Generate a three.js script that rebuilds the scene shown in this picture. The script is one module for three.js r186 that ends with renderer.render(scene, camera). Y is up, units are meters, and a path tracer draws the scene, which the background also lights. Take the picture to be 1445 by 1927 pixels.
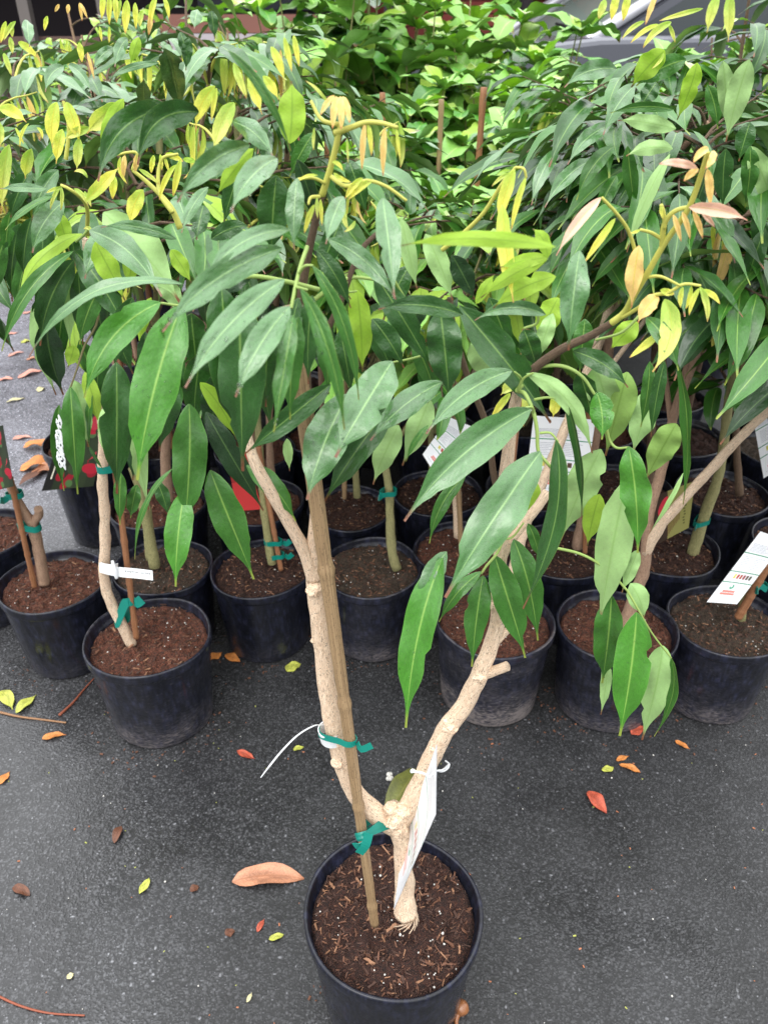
import * as THREE from 'three';
import { mergeGeometries } from 'three/addons/utils/BufferGeometryUtils.js';
import { ImprovedNoise } from 'three/addons/math/ImprovedNoise.js';

// ------------------------------------------------------------------ camera, sky, sun, exposure
const scene = new THREE.Scene();
const FPX = 1430, CX = 722.5, CY = 963.5;                 // focal length and centre of the photograph in its own pixels
const camera = new THREE.PerspectiveCamera(2 * Math.atan(CY / FPX) * 180 / Math.PI, 1445 / 1927, 0.05, 200);
camera.position.set(0, 1.4, 0);
camera.rotation.set(-32.5 * Math.PI / 180, 0, 0);
camera.focus = 0.95; camera.userData.fStop = 9.5;
camera.updateMatrixWorld();

const skyW = 64, skyH = 32, skyData = new Float32Array(skyW * skyH * 4);
for (let y = 0; y < skyH; y++) for (let x = 0; x < skyW; x++) {
  const e = ((y + 0.5) / skyH - 0.5) * Math.PI, up = Math.max(0, Math.sin(e)), i = (y * skyW + x) * 4;
  const cloud = 1 + 0.10 * Math.sin(x / skyW * Math.PI * 4 + 1) * Math.sin(y * 0.9);
  const l = e > 0 ? (0.47 + 1.25 * Math.pow(up, 1.1)) * cloud : 0.10;
  skyData[i] = l * 0.985; skyData[i + 1] = l * 1.0; skyData[i + 2] = l * 1.015; skyData[i + 3] = 1;
}
const skyTex = new THREE.DataTexture(skyData, skyW, skyH, THREE.RGBAFormat, THREE.FloatType);
skyTex.mapping = THREE.EquirectangularReflectionMapping; skyTex.magFilter = THREE.LinearFilter; skyTex.needsUpdate = true;
scene.background = skyTex; scene.environment = skyTex;

const sun = new THREE.DirectionalLight(new THREE.Color(1.0, 0.97, 0.92), 0.6);
sun.position.set(-2.2, 7, 3.4); sun.target.position.set(0, 0.5, -1.5);
sun.castShadow = true; sun.shadow.radius = 70; sun.shadow.mapSize.set(2048, 2048);
Object.assign(sun.shadow.camera, { left: -5, right: 5, top: 5, bottom: -5, near: 0.5, far: 25 });
scene.add(sun, sun.target);

const renderer = new THREE.WebGLRenderer({ antialias: true });
renderer.shadowMap.enabled = true;
renderer.toneMapping = THREE.LinearToneMapping;
renderer.toneMappingExposure = 2.2;

// ------------------------------------------------------------------ helpers
function rng(seed) { let a = seed >>> 0; return () => { a = (a + 0x6D2B79F5) | 0; let t = Math.imul(a ^ (a >>> 15), 1 | a); t = (t + Math.imul(t ^ (t >>> 7), 61 | t)) ^ t; return ((t ^ (t >>> 14)) >>> 0) / 4294967296; }; }
const perlin = new ImprovedNoise(), noise = (x, y, z = 0) => perlin.noise(x, y, z);
const V = (x, y, z) => new THREE.Vector3(x, y, z);
const lerp = THREE.MathUtils.lerp, clamp = THREE.MathUtils.clamp, sstep = THREE.MathUtils.smoothstep;
const P = (px, py, z) => V((px - CX) / FPX * z, (CY - py) / FPX * z, -z).applyMatrix4(camera.matrixWorld);   // a point of the place, seen at px, py, z metres deep
function onGround(px, py, y = 0) { const o = camera.position, d = P(px, py, 1).sub(o), t = (y - o.y) / d.y; return o.clone().addScaledVector(d, t); }
const used = {};
function numbered(n) { const k = used[n] = (used[n] ?? -1) + 1; return k ? n + '_' + String(k).padStart(3, '0') : n; }
function tag(o, label, category, group, kind) { if (label) o.userData.label = label; if (category) o.userData.category = category; if (group) o.userData.group = group; if (kind) o.userData.kind = kind; return o; }
function thing(name, label, category, group, x = 0, y = 0, z = 0, turn = 0) { const o = new THREE.Group(); o.name = numbered(name); o.position.set(x, y, z); o.rotation.y = turn; scene.add(o); return tag(o, label, category, group); }
function mesh(name, geo, mat, parent) { const m = new THREE.Mesh(geo, mat); m.name = parent ? name : numbered(name); m.castShadow = m.receiveShadow = true; (parent ?? scene).add(m); return m; }
function box(w, h, d, x = 0, y = 0, z = 0, rx = 0, ry = 0, rz = 0) { return new THREE.BoxGeometry(w, h, d).rotateX(rx).rotateY(ry).rotateZ(rz).translate(x, y, z); }
const lin = (r, g, b) => new THREE.Color().setRGB(r, g, b);

function dataTex(w, h, fn, srgb, repeat = true) {
  const d = new Uint8Array(w * h * 4), c = [0, 0, 0];
  for (let y = 0; y < h; y++) for (let x = 0; x < w; x++) { fn(x / w, y / h, c, x, y); const i = (y * w + x) * 4; d[i] = clamp(c[0], 0, 255); d[i + 1] = clamp(c[1], 0, 255); d[i + 2] = clamp(c[2], 0, 255); d[i + 3] = 255; }
  const t = new THREE.DataTexture(d, w, h); t.magFilter = THREE.LinearFilter; t.minFilter = THREE.LinearFilter;
  if (repeat) t.wrapS = t.wrapT = THREE.RepeatWrapping;
  if (srgb) t.colorSpace = THREE.SRGBColorSpace;
  t.needsUpdate = true; return t;
}
// value noise that repeats every n cells
function tileNoise(seed, n) {
  const r = rng(seed), g = new Float32Array(n * n); for (let i = 0; i < n * n; i++) g[i] = r();
  return (u, v) => { const x = u * n, y = v * n, xi = Math.floor(x), yi = Math.floor(y), fx = x - xi, fy = y - yi, sx = fx * fx * (3 - 2 * fx), sy = fy * fy * (3 - 2 * fy), m = (a) => ((a % n) + n) % n;
    const a = g[m(yi) * n + m(xi)], b = g[m(yi) * n + m(xi + 1)], c = g[m(yi + 1) * n + m(xi)], d = g[m(yi + 1) * n + m(xi + 1)];
    return lerp(lerp(a, b, sx), lerp(c, d, sx), sy); };
}
// a tube through points with a radius at each of them
function tube(pts, radii, radial = 8, seg = 0, bump = 0, seed = 0) {
  const n = pts.length; seg = seg || Math.max(4, (n - 1) * 4);
  const curve = new THREE.CatmullRomCurve3(pts, false, 'centripetal'), pos = [], uv = [], idx = [];
  const fr = curve.computeFrenetFrames(seg, false), len = curve.getLength();
  for (let i = 0; i <= seg; i++) {
    const t = i / seg, p = curve.getPointAt(t), f = curve.getUtoTmapping(t) * (n - 1), k = Math.min(n - 2, Math.floor(f)), r0 = lerp(radii[k], radii[k + 1], f - k);
    for (let j = 0; j <= radial; j++) {
      const a = (j % radial) / radial * Math.PI * 2, r = r0 * (1 + bump * noise(Math.cos(a) * 1.7 + seed, t * len * 38, Math.sin(a) * 1.7));
      const q = p.clone().addScaledVector(fr.normals[i], Math.cos(a) * r).addScaledVector(fr.binormals[i], Math.sin(a) * r);
      pos.push(q.x, q.y, q.z); uv.push(j / radial * 0.12, t * len);
    }
  }
  for (let i = 0; i < seg; i++) for (let j = 0; j < radial; j++) { const a = i * (radial + 1) + j, b = a + radial + 1; idx.push(a, a + 1, b, b, a + 1, b + 1); }
  for (const e of [0, seg]) { const c = pos.length / 3, p = curve.getPointAt(e / seg); pos.push(p.x, p.y, p.z); uv.push(0, 0); for (let j = 0; j < radial; j++) { const a = e * (radial + 1) + j; e ? idx.push(a, a + 1, c) : idx.push(a + 1, a, c); } }
  const g = new THREE.BufferGeometry(); g.setAttribute('position', new THREE.Float32BufferAttribute(pos, 3)); g.setAttribute('uv', new THREE.Float32BufferAttribute(uv, 2)); g.setIndex(idx); g.computeVertexNormals(); return g;
}
// a flat strip with thickness that follows points; "across" gives the direction of its width
function ribbon(pts, across, width, thick = 0.001, seg = 24, closed = false) {
  const curve = new THREE.CatmullRomCurve3(pts, closed), pos = [], uv = [], idx = [];
  for (let i = 0; i <= seg; i++) {
    const t = i / seg, p = curve.getPointAt(t), tg = curve.getTangentAt(t), ac = (typeof across === 'function' ? across(t) : across).clone(); ac.addScaledVector(tg, -ac.dot(tg)).normalize();
    const n = tg.clone().cross(ac), w = (typeof width === 'function' ? width(t) : width) / 2;
    for (const [a, b] of [[-1, -1], [1, -1], [1, 1], [-1, 1]]) { const q = p.clone().addScaledVector(ac, a * w).addScaledVector(n, b * thick / 2); pos.push(q.x, q.y, q.z); uv.push((a + 1) / 2, t); }
  }
  for (let i = 0; i < seg; i++) for (let j = 0; j < 4; j++) { const a = i * 4 + j, b = i * 4 + (j + 1) % 4; idx.push(a, b, a + 4, b, b + 4, a + 4); }
  if (!closed) { idx.push(0, 2, 1, 0, 3, 2); const e = seg * 4; idx.push(e, e + 1, e + 2, e, e + 2, e + 3); }
  let g = new THREE.BufferGeometry(); g.setAttribute('position', new THREE.Float32BufferAttribute(pos, 3)); g.setAttribute('uv', new THREE.Float32BufferAttribute(uv, 2)); g.setIndex(idx); g = g.toNonIndexed(); g.computeVertexNormals(); return g;
}
const merge = (list) => mergeGeometries(list.map((g) => { const h = g.index ? g.toNonIndexed() : g; for (const k of Object.keys(h.attributes)) if (!['position', 'normal', 'uv'].includes(k)) h.deleteAttribute(k); return h; }));
// ------------------------------------------------------------------ leaf shape and leaf materials
const PROF = {
  lance: (u) => { let f = Math.pow(u / 0.43, 0.72) * Math.pow((1 - u) / 0.57, 0.72 * 0.57 / 0.43); f *= 1 - 0.66 * sstep(u, 0.72, 0.93); return Math.max(f, u < 0.05 ? 0.05 : u > 0.9 ? 0.07 : 0); },
  ovate: (u) => { let f = Math.pow(u / 0.40, 0.6) * Math.pow((1 - u) / 0.60, 0.9); f *= 1 - 0.5 * sstep(u, 0.84, 0.97); return Math.max(f, 0.04); },
  obovate: (u) => Math.max(Math.pow(u / 0.62, 0.85) * Math.pow((1 - u) / 0.38, 0.85 * 0.38 / 0.62), 0.05),
  strap: (u) => Math.max(Math.pow(Math.sin(Math.PI * Math.pow(u, 0.85)), 0.7), 0.06),
};
// path(u) gives the midrib point p, its direction t and the normal n of the upper face
function leafGeo(path, w, o = {}) {
  const { nu = 12, nv = 4, fold = 0.22, wave = 0.10, wf = 15, ph = 0, prof = 'lance', twist = 0, curl = 0 } = o, f = PROF[prof], pos = [], uv = [], idx = [], g = new THREE.BufferGeometry();
  for (const side of [1, -1]) {
    const base = pos.length / 3;
    for (let i = 0; i <= nu; i++) {
      const u = i / nu, { p, t, n } = path(u), b = t.clone().cross(n).normalize(), half = w / 2 * f(u), ca = Math.cos(twist * (u - 0.3)), sa = Math.sin(twist * (u - 0.3));
      const n2 = n.clone().multiplyScalar(ca).addScaledVector(b, sa), b2 = b.clone().multiplyScalar(ca).addScaledVector(n, -sa);
      for (let j = 0; j <= nv; j++) {
        const s = j / nv * 2 - 1, a = Math.abs(s), nick = o.nick && Math.sign(s) === o.nick[2] ? 1 - o.nick[1] * a * Math.exp(-Math.pow((u - o.nick[0]) / 0.035, 2)) : 1, edge = (1 + (o.ragged ?? 0.05) * noise(u * 7 + ph, Math.sign(s) * 3 + ph, 1)) * nick, lift = half * (fold * a - curl * a * a + wave * a * Math.sin(u * wf + ph + (s > 0 ? 1.7 : 0))) + side * 0.00025;
        const q = p.clone().addScaledVector(b2, s * half * edge * (1 - 0.18 * fold)).addScaledVector(n2, lift);
        pos.push(q.x, q.y, q.z); uv.push(0.5 + 0.5 * s, u);
      }
    }
    const k = nv + 1, start = idx.length;
    for (let i = 0; i < nu; i++) for (let j = 0; j < nv; j++) { const a = base + i * k + j, c = a + k; side > 0 ? idx.push(a, c, a + 1, a + 1, c, c + 1) : idx.push(a, a + 1, c, a + 1, c + 1, c); }
    g.addGroup(start, idx.length - start, side > 0 ? 0 : 1);
  }
  g.setAttribute('position', new THREE.Float32BufferAttribute(pos, 3)); g.setAttribute('uv', new THREE.Float32BufferAttribute(uv, 2)); g.setIndex(idx); g.computeVertexNormals(); return g;
}
const nz1 = tileNoise(11, 8), nz2 = tileNoise(12, 32), nz3 = tileNoise(13, 128), nz4 = tileNoise(14, 256);
function veins(u, v) { const s = u * 2 - 1, a = Math.abs(s), ph = (v - 0.13 * Math.pow(a, 1.15)) * 13 + (s > 0 ? 0.5 : 0), fr = ph - Math.floor(ph), d = Math.abs(fr - 0.5); return { mid: Math.exp(-Math.pow(s / (0.035 + 0.03 * (1 - v)), 2)), lat: Math.exp(-Math.pow(d / 0.042, 2)) * (1 - 0.5 * a), bulge: 0.5 + 0.5 * Math.cos((fr - 0.5) * Math.PI * 2 + Math.PI) * (1 - 0.3 * a), a }; }
function leafTex(blade, mid, vein, tip, mottle, seed, foot) {
  return dataTex(96, 384, (u, v, c) => {
    const k = veins(u, v), m = (nz1(u * 0.6 + seed, v * 0.8 + seed) - 0.5) * mottle * 0.6 + (nz2(u, v * 3) - 0.5) * mottle * 0.35 + (nz3(u, v * 3) - 0.5) * mottle * 0.5 - 0.02 * k.bulge, tp = sstep(v + (nz2(u, v) - 0.5) * 0.05, 0.90, 0.97), sp = nz3(u * 1.1 + seed * 3, v * 2.7) > 0.945 ? 0.30 : 0, du = 0.10 * sstep(nz2(u * 0.7 + seed, v * 1.3), 0.62, 0.95), ed = sstep(k.a, 0.9, 1.0) * 0.12;
    for (let i = 0; i < 3; i++) { let x = (foot ? lerp(foot[i], blade[i], sstep(v + (nz2(u, v) - 0.5) * 0.3, 0.05, 0.75)) : blade[i]) * (1 + m); x = lerp(x, vein[i], k.lat * 0.14 + 0.14 * Math.exp(-k.a * 5)); x = lerp(x, mid[i], k.mid * 0.8); x = lerp(x, tip[i], Math.max(tp, sp)); x = lerp(x, 150, du * 0.5); c[i] = lerp(x, mid[i], ed); }
  }, true, false);
}
const leafBump = dataTex(96, 384, (u, v, c) => { const k = veins(u, v); c[0] = c[1] = c[2] = 110 + 18 * k.bulge - 44 * k.mid + (nz2(u * 0.35, v * 0.9) - 0.5) * 110 + (nz2(u * 0.8 + 0.3, v * 2.1) - 0.5) * 44 + (nz3(u, v * 4) - 0.5) * 8; }, false, false);
const glossMap = dataTex(96, 384, (u, v, c) => { const d = nz3(u * 1.3, v * 3.1) > 0.83 ? 90 : 0; c[0] = c[1] = c[2] = 196 + (nz3(u, v * 2) - 0.5) * 30 - d * 0.6; }, false, false);
function leafMat(blade, mid, vein, tip, o = {}) {
  const { rough = 0.42, trans = 0, bump = 0.0006, mottle = 0.26, seed = 0, coat = 0, ior = 1.52 } = o;
  return new THREE.MeshPhysicalMaterial({ map: leafTex(blade, mid, vein, tip, mottle, seed, o.foot), bumpMap: leafBump, bumpScale: bump, roughness: trans ? 0.95 : rough / 0.75, roughnessMap: trans ? null : glossMap, transmission: trans, thickness: 0, ior, clearcoat: coat, clearcoatRoughness: 0.3, side: THREE.DoubleSide });
}
const BR = [134, 84, 58], YT = [150, 165, 70];
// [upper face, under face]
const under = leafMat([136, 172, 86], [108, 142, 58], [122, 158, 72], BR, { rough: 0.62, bump: -0.0003, mottle: 0.10, seed: 0.3 });
const underPale = leafMat([158, 196, 124], [138, 178, 98], [146, 184, 110], BR, { rough: 0.6, bump: -0.0003, mottle: 0.10, seed: 0.6 });
const underGrey = leafMat([128, 154, 104], [104, 132, 78], [116, 142, 90], BR, { rough: 0.62, bump: -0.0003, mottle: 0.10, seed: 0.9 });
const LIME = leafMat([178, 214, 62], [136, 176, 40], [160, 198, 52], [110, 90, 40], { trans: 0.5, bump: 0.0003, mottle: 0.12, seed: 0.1, coat: 0.3 });
const YEL = leafMat([255, 252, 128], [226, 214, 70], [244, 238, 104], [240, 200, 120], { foot: [204, 226, 92], trans: 0.45, bump: 0.0004, mottle: 0.08, seed: 0.2, coat: 0.25 });
const YGR = leafMat([244, 248, 146], [204, 218, 88], [228, 236, 120], [226, 190, 110], { foot: [184, 216, 92], trans: 0.45, bump: 0.0004, mottle: 0.08, seed: 0.5, coat: 0.25 });
const PCH = leafMat([252, 222, 142], [224, 214, 90], [240, 206, 124], [214, 150, 100], { trans: 0.35, bump: 0.0003, mottle: 0.16, seed: 0.7, coat: 0.3 });
const PNK = leafMat([246, 208, 184], [206, 196, 110], [224, 170, 150], [226, 160, 140], { trans: 0.3, bump: 0.0003, mottle: 0.12, seed: 0.8, coat: 0.3 });
const topDeep = leafMat([46, 88, 36], [130, 162, 84], [70, 112, 50], BR, { rough: 0.30, seed: 0.15 });
const topMid = leafMat([58, 108, 38], [144, 176, 86], [84, 134, 54], YT, { rough: 0.32, seed: 0.45 });
const topBri = leafMat([70, 130, 42], [154, 190, 94], [96, 152, 60], YT, { rough: 0.33, seed: 0.75 });
const topSheen = leafMat([70, 118, 58], [150, 188, 116], [90, 138, 76], BR, { rough: 0.28, ior: 1.7, seed: 0.35, coat: 0.4 });
const topShrub = leafMat([124, 176, 78], [180, 208, 124], [136, 184, 92], [110, 150, 60], { rough: 0.42, seed: 0.25, mottle: 0.16 });
const topDark = leafMat([36, 66, 34], [100, 130, 72], [54, 86, 46], BR, { rough: 0.30, seed: 0.55 });
const KIND = { d: [topDeep, under], m: [topMid, under], b: [topBri, underPale], s: [topSheen, underGrey], l: [topMid, underPale], g: [topDeep, underGrey], k: [LIME, LIME], y: [YEL, YEL], p: [PCH, PCH], q: [PNK, PNK], Y: [YGR, YGR], h: [topShrub, under], x: [topDark, underGrey], L: [topMid, under] };

// ------------------------------------------------------------------ other materials
const barkTex = (a, b, dots, seed) => dataTex(256, 512, (u, v, c) => { const n = nz2(u * 2 + seed, v) * 0.5 + nz3(u, v * 0.5 + seed) * 0.35 + nz4(u, v) * 0.25, sp = nz3(u * 0.9 + seed, v * 0.8) > 0.84 ? dots : 1, sc = 1 - 0.32 * sstep(nz3(u * 0.35 + seed, v * 0.55), 0.90, 0.97), pa = nz4(u * 0.8, v * 0.5 + seed) > 0.84 ? 1.12 : 1; for (let i = 0; i < 3; i++) c[i] = lerp(a[i], b[i], n) * sp * sc * pa; }, true);
const barkBump = dataTex(256, 512, (u, v, c) => { c[0] = c[1] = c[2] = 255 * (nz3(u * 1.7, v * 1.6) * 0.5 + nz4(u, v) * 0.3 + nz2(u * 2, v) * 0.2); }, false);
function barkMat(a, b, dots, seed, rough = 0.85) { const t = barkTex(a, b, dots, seed), bu = barkBump.clone(); t.repeat.set(8, 5); bu.repeat.set(8, 5); bu.needsUpdate = true; return new THREE.MeshStandardMaterial({ map: t, bumpMap: bu, bumpScale: 0.0016, roughness: rough }); }
const barkTan = barkMat([200, 168, 138], [248, 226, 200], 0.66, 0.1);
const barkGrey = barkMat([136, 108, 88], [184, 152, 128], 0.75, 0.3);
const barkDark = barkMat([84, 66, 52], [126, 104, 82], 0.7, 0.5);
const barkGreen = barkMat([120, 118, 78], [168, 162, 112], 0.78, 0.7);
const caneTex = (a, b, seed) => dataTex(128, 512, (u, v, c) => { const n = nz3(u * 1.0 + seed, v * 0.06) * 0.6 + nz2(u * 2 + seed, v * 0.12) * 0.4, sp = nz4(u, v * 0.4 + seed) > 0.88 ? 0.72 : 1; for (let i = 0; i < 3; i++) c[i] = lerp(a[i], b[i], n) * sp; }, true);
function caneMat(a, b, seed) { const t = caneTex(a, b, seed); t.repeat.set(8, 3); return new THREE.MeshStandardMaterial({ map: t, roughness: 0.55 }); }
const bamboo = caneMat([122, 98, 70], [184, 156, 118], 0.9);
const bambooRed = caneMat([122, 78, 52], [182, 132, 94], 0.2);
const stalkMat = new THREE.MeshStandardMaterial({ color: lin(0.28, 0.40, 0.10), roughness: 0.6 });
const stalkYel = new THREE.MeshStandardMaterial({ color: lin(0.50, 0.50, 0.10), roughness: 0.6 });
const stalkBrown = new THREE.MeshStandardMaterial({ color: lin(0.14, 0.12, 0.05), roughness: 0.8 });
const tieMat = new THREE.MeshPhysicalMaterial({ color: lin(0.004, 0.20, 0.155), roughness: 0.32, side: THREE.DoubleSide });
const whiteMat = new THREE.MeshStandardMaterial({ color: lin(0.80, 0.82, 0.84), roughness: 0.5, side: THREE.DoubleSide });
const potTex = (seed, dirt) => dataTex(256, 128, (u, v, c) => { const st = Math.pow(nz3(u * 2 + seed, v * 0.12) * 0.6 + nz2(u * 2 + seed, v * 0.4) * 0.5, 2.2) * 1.5, low = sstep(1 - v, 0.45, 1.0), sp = nz4(u * 1.3 + seed, v * 1.1), d = clamp(dirt * (low * 1.0 + 0.22) * Math.pow(nz1(u * 2.0 + seed, v * 0.8) * 0.6 + nz3(u + seed, v) * 0.6, 1.6) * 2.0 + (sp > 0.90 ? 0.10 + 0.35 * dirt : 0), 0, 1); c[0] = lerp(10 + 18 * st, 122, d); c[1] = lerp(12 + 19 * st, 114, d); c[2] = lerp(20 + 28 * st, 112, d); }, true);
const potRough = dataTex(256, 128, (u, v, c) => { const n = nz2(u, v * 0.4) * 0.5 + nz3(u * 2, v * 0.3) * 0.5; c[0] = c[1] = c[2] = 110 + 110 * n; }, false);
const potBump = dataTex(256, 128, (u, v, c) => { c[0] = c[1] = c[2] = 128 + 60 * Math.sin(u * Math.PI * 2 * 30) * (v < 0.8 ? 1 : 0) + 60 * (nz3(u, v * 0.5) - 0.5); }, false);
const potMat = [0.1, 0.42, 0.73].map((s, i) => new THREE.MeshPhysicalMaterial({ clearcoat: 0.6, clearcoatRoughness: 0.16, specularIntensity: 0.3, map: potTex(s, [0.16, 0.40, 0.85][i]), roughness: 0.8, roughnessMap: potRough, bumpMap: potBump, bumpScale: 0.0009 }));
const soilTex = (a, b, seed, sp) => dataTex(512, 512, (u, v, c) => { const n = nz2(u * 2, v * 2) * 0.35 + nz3(u * 1.5 + seed, v * 1.5) * 0.5 + nz4(u * 1.6, v * 1.6 + seed) * 0.4 - 0.12, k = nz4(u * 2.0 + seed, v * 2.0) > sp ? 1 : 0; for (let i = 0; i < 3; i++) c[i] = lerp(lerp(a[i], b[i], n), [176, 130, 98][i], k * 0.6); }, true);
const soilBump = dataTex(512, 512, (u, v, c) => { c[0] = c[1] = c[2] = 255 * (nz3(u * 2, v * 2) * 0.45 + nz4(u * 2, v * 2) * 0.35 + nz2(u * 2, v * 2) * 0.3); }, false);
const soilMat = [[[24, 13, 11], [92, 52, 38], 0.1, 0.88], [[40, 20, 15], [156, 92, 68], 0.4, 0.84], [[28, 23, 19], [98, 82, 66], 0.7, 0.86]].map((s) => new THREE.MeshStandardMaterial({ map: soilTex(...s), bumpMap: soilBump, bumpScale: 0.012, roughness: 0.92 }));
const chipMat = [[0.055, 0.024, 0.015], [0.13, 0.055, 0.03], [0.26, 0.13, 0.07]].map((c) => new THREE.MeshStandardMaterial({ color: lin(...c), roughness: 0.75 }));
const perliteMat = new THREE.MeshStandardMaterial({ color: lin(0.60, 0.58, 0.54), roughness: 0.8 });
// ------------------------------------------------------------------ the ground
{
  // stones of the asphalt: discs of many sizes pressed into dark binder, on a tile of 1.5 m
  const S = 1536, hgt = new Float32Array(S * S), tone = new Float32Array(S * S), big = tileNoise(23, 6), mid = tileNoise(24, 24), fine = tileNoise(25, 768), rs = rng(29);
  for (let k = 0; k < 190000; k++) {
    const cx = rs() * S, cy = rs() * S, rad = 0.9 + 2.9 * rs() * rs(), q = 1 + (rs() - 0.5) * 0.7, top = 0.35 + 0.65 * rs(), tn = rs() < 0.03 ? 22 + 50 * rs() : 30 * (rs() - 0.45), R2 = Math.ceil(rad * 1.3);
    for (let dy = -R2; dy <= R2; dy++) for (let dx = -R2; dx <= R2; dx++) { const x = Math.floor(cx) + dx, y = Math.floor(cy) + dy, d = Math.hypot((x + 0.5 - cx) * q, (y + 0.5 - cy) / q) / rad; if (d >= 1) continue; const i = ((y + S) % S) * S + (x + S) % S, h = top * (1 - d * d * 0.7); if (h > hgt[i]) { hgt[i] = h; tone[i] = tn * (1 - 0.4 * d); } }
  }
  const asphalt = dataTex(S, S, (u, v, c, x, y) => { const i = y * S + x, m = mid(u, v), b = big(u, v), g = 36 + 30 * hgt[i] + tone[i] + 10 * (fine(u, v) - 0.5) + 9 * (m - 0.5) + 10 * (b - 0.5); c[0] = g; c[1] = g * 1.005; c[2] = g * 1.04; }, true);
  asphalt.repeat.set(80, 80);
  const bump = dataTex(S, S, (u, v, c, x, y) => { c[0] = c[1] = c[2] = 255 * (hgt[y * S + x] * 0.85 + fine(u, v) * 0.15); }, false);
  bump.repeat.set(80, 80);
  const w1 = tileNoise(26, 40), w2 = tileNoise(27, 160), w3 = tileNoise(28, 12);
  // damp patches: a tile of 15 m, wetter to the left where the yard drains
  const wet = dataTex(1024, 1024, (u, v, c) => { const x = (u > 0.5 ? u - 1 : u) * 15, w = w1(u, v) * 0.3 + w2(u, v) * 0.35 + w3(u, v) * 0.25 + 0.34 * sstep(-x, 0.05, 0.75); c[0] = c[1] = c[2] = 255 * clamp(0.52 - 0.34 * sstep(w, 0.42, 0.86), 0, 1); }, false);
  wet.repeat.set(8, 8);
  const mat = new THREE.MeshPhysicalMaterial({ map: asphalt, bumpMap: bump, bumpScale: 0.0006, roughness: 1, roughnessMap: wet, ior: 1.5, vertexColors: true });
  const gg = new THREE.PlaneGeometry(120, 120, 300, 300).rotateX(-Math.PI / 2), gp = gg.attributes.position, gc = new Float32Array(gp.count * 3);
  for (let i = 0; i < gp.count; i++) { const x = gp.getX(i), z = gp.getZ(i), dry = sstep(-x, 0.35, 1.3) * sstep(-z, 1.3, 2.6), f = 1 + 0.45 * sstep(-x, -0.3, 0.7) + 5.4 * dry + 0.25 * noise(x * 0.9, z * 0.9, 4); gc[i * 3] = f; gc[i * 3 + 1] = f * (1 - 0.01 * dry); gc[i * 3 + 2] = f * (1 + 0.06 * dry); }  // leftward paling, dry included, is sky reflection painted into the ground colour
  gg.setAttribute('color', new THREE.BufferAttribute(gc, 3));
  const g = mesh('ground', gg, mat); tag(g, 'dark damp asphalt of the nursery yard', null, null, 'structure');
}
// ------------------------------------------------------------------ buildings and car behind the plants
{
  const red = [[0.30, 0.05, 0.038], [0.26, 0.042, 0.034], [0.34, 0.062, 0.046]].map((c) => new THREE.MeshStandardMaterial({ color: lin(...c), roughness: 0.7 }));
  const dark = new THREE.MeshStandardMaterial({ color: lin(0.035, 0.026, 0.032), roughness: 0.8 }), brown = new THREE.MeshStandardMaterial({ color: lin(0.14, 0.085, 0.07), roughness: 0.8 });
  const greyWood = new THREE.MeshStandardMaterial({ color: lin(0.16, 0.14, 0.13), roughness: 0.85 }), pale = new THREE.MeshStandardMaterial({ color: lin(0.46, 0.42, 0.44), roughness: 0.7 });
  const b = thing('plank_building', 'red plank building behind the shrubs with dark posts', 'building', null, 2.6, 0, -8.4);
  mesh('wall', box(5.6, 2.7, 0.12, 0, 1.35, -0.12), dark, b);
  const pg = new THREE.BoxGeometry(5.6, 0.093, 0.022), r = rng(5);
  for (let i = 0; i < 27; i++) { const p = mesh('plank', pg, red[i % 3], b); p.position.set((r() - 0.5) * 0.02, 0.06 + i * 0.1, -0.045); p.rotation.x = -0.10; }
  for (const x of [-1.32, -1.06]) mesh('post', new THREE.CylinderGeometry(0.065, 0.075, 2.7, 12).translate(x, 1.35, 0.16), dark, b);
  const rf = []; rf.push(box(6.2, 0.09, 1.6, 0, 2.82, 0.35, 0.16)); mesh('roof', merge(rf), greyWood, b);
  const s = thing('dark_shed', 'dark open shed with grey posts and a pale railing ledge', 'shed', null, -2.9, 0, -7.6);
  mesh('wall', box(6.0, 2.6, 0.12, 0, 1.3, -1.6), dark, s); mesh('side_wall', box(0.1, 2.6, 1.5, -2.95, 1.3, -0.8), dark, s); mesh('side_wall', box(0.1, 2.6, 1.5, 2.95, 1.3, -0.8), dark, s);
  mesh('roof', box(6.6, 0.1, 2.6, 0, 2.66, -0.6, 0.08), greyWood, s);
  mesh('front_panel', box(3.4, 1.34, 0.06, -1.2, 0.67, 0), brown, s);
  for (const x of [-2.4, -0.42, -0.05, 0.6, 2.6]) mesh('post', box(0.09, 2.6, 0.09, x, 1.3, 0.1), greyWood, s);
  mesh('rail', box(1.9, 0.13, 0.14, 1.65, 1.43, 0.06), new THREE.MeshStandardMaterial({ color: lin(0.24, 0.10, 0.075), roughness: 0.7 }), s);
  mesh('ledge', box(1.9, 0.20, 0.22, 1.65, 1.26, 0.05), pale, s);
  const bal = box(0.035, 1.14, 0.035); for (let i = 0; i < 16; i++) { const m = mesh('baluster', bal, pale, s); m.position.set(0.78 + i * 0.118, 0.58, 0.05); }
  mesh('window', box(1.3, 0.9, 0.03, 1.7, 2.0, -1.5), new THREE.MeshPhysicalMaterial({ color: lin(0.02, 0.03, 0.05), roughness: 0.1 }), s);
}
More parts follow.
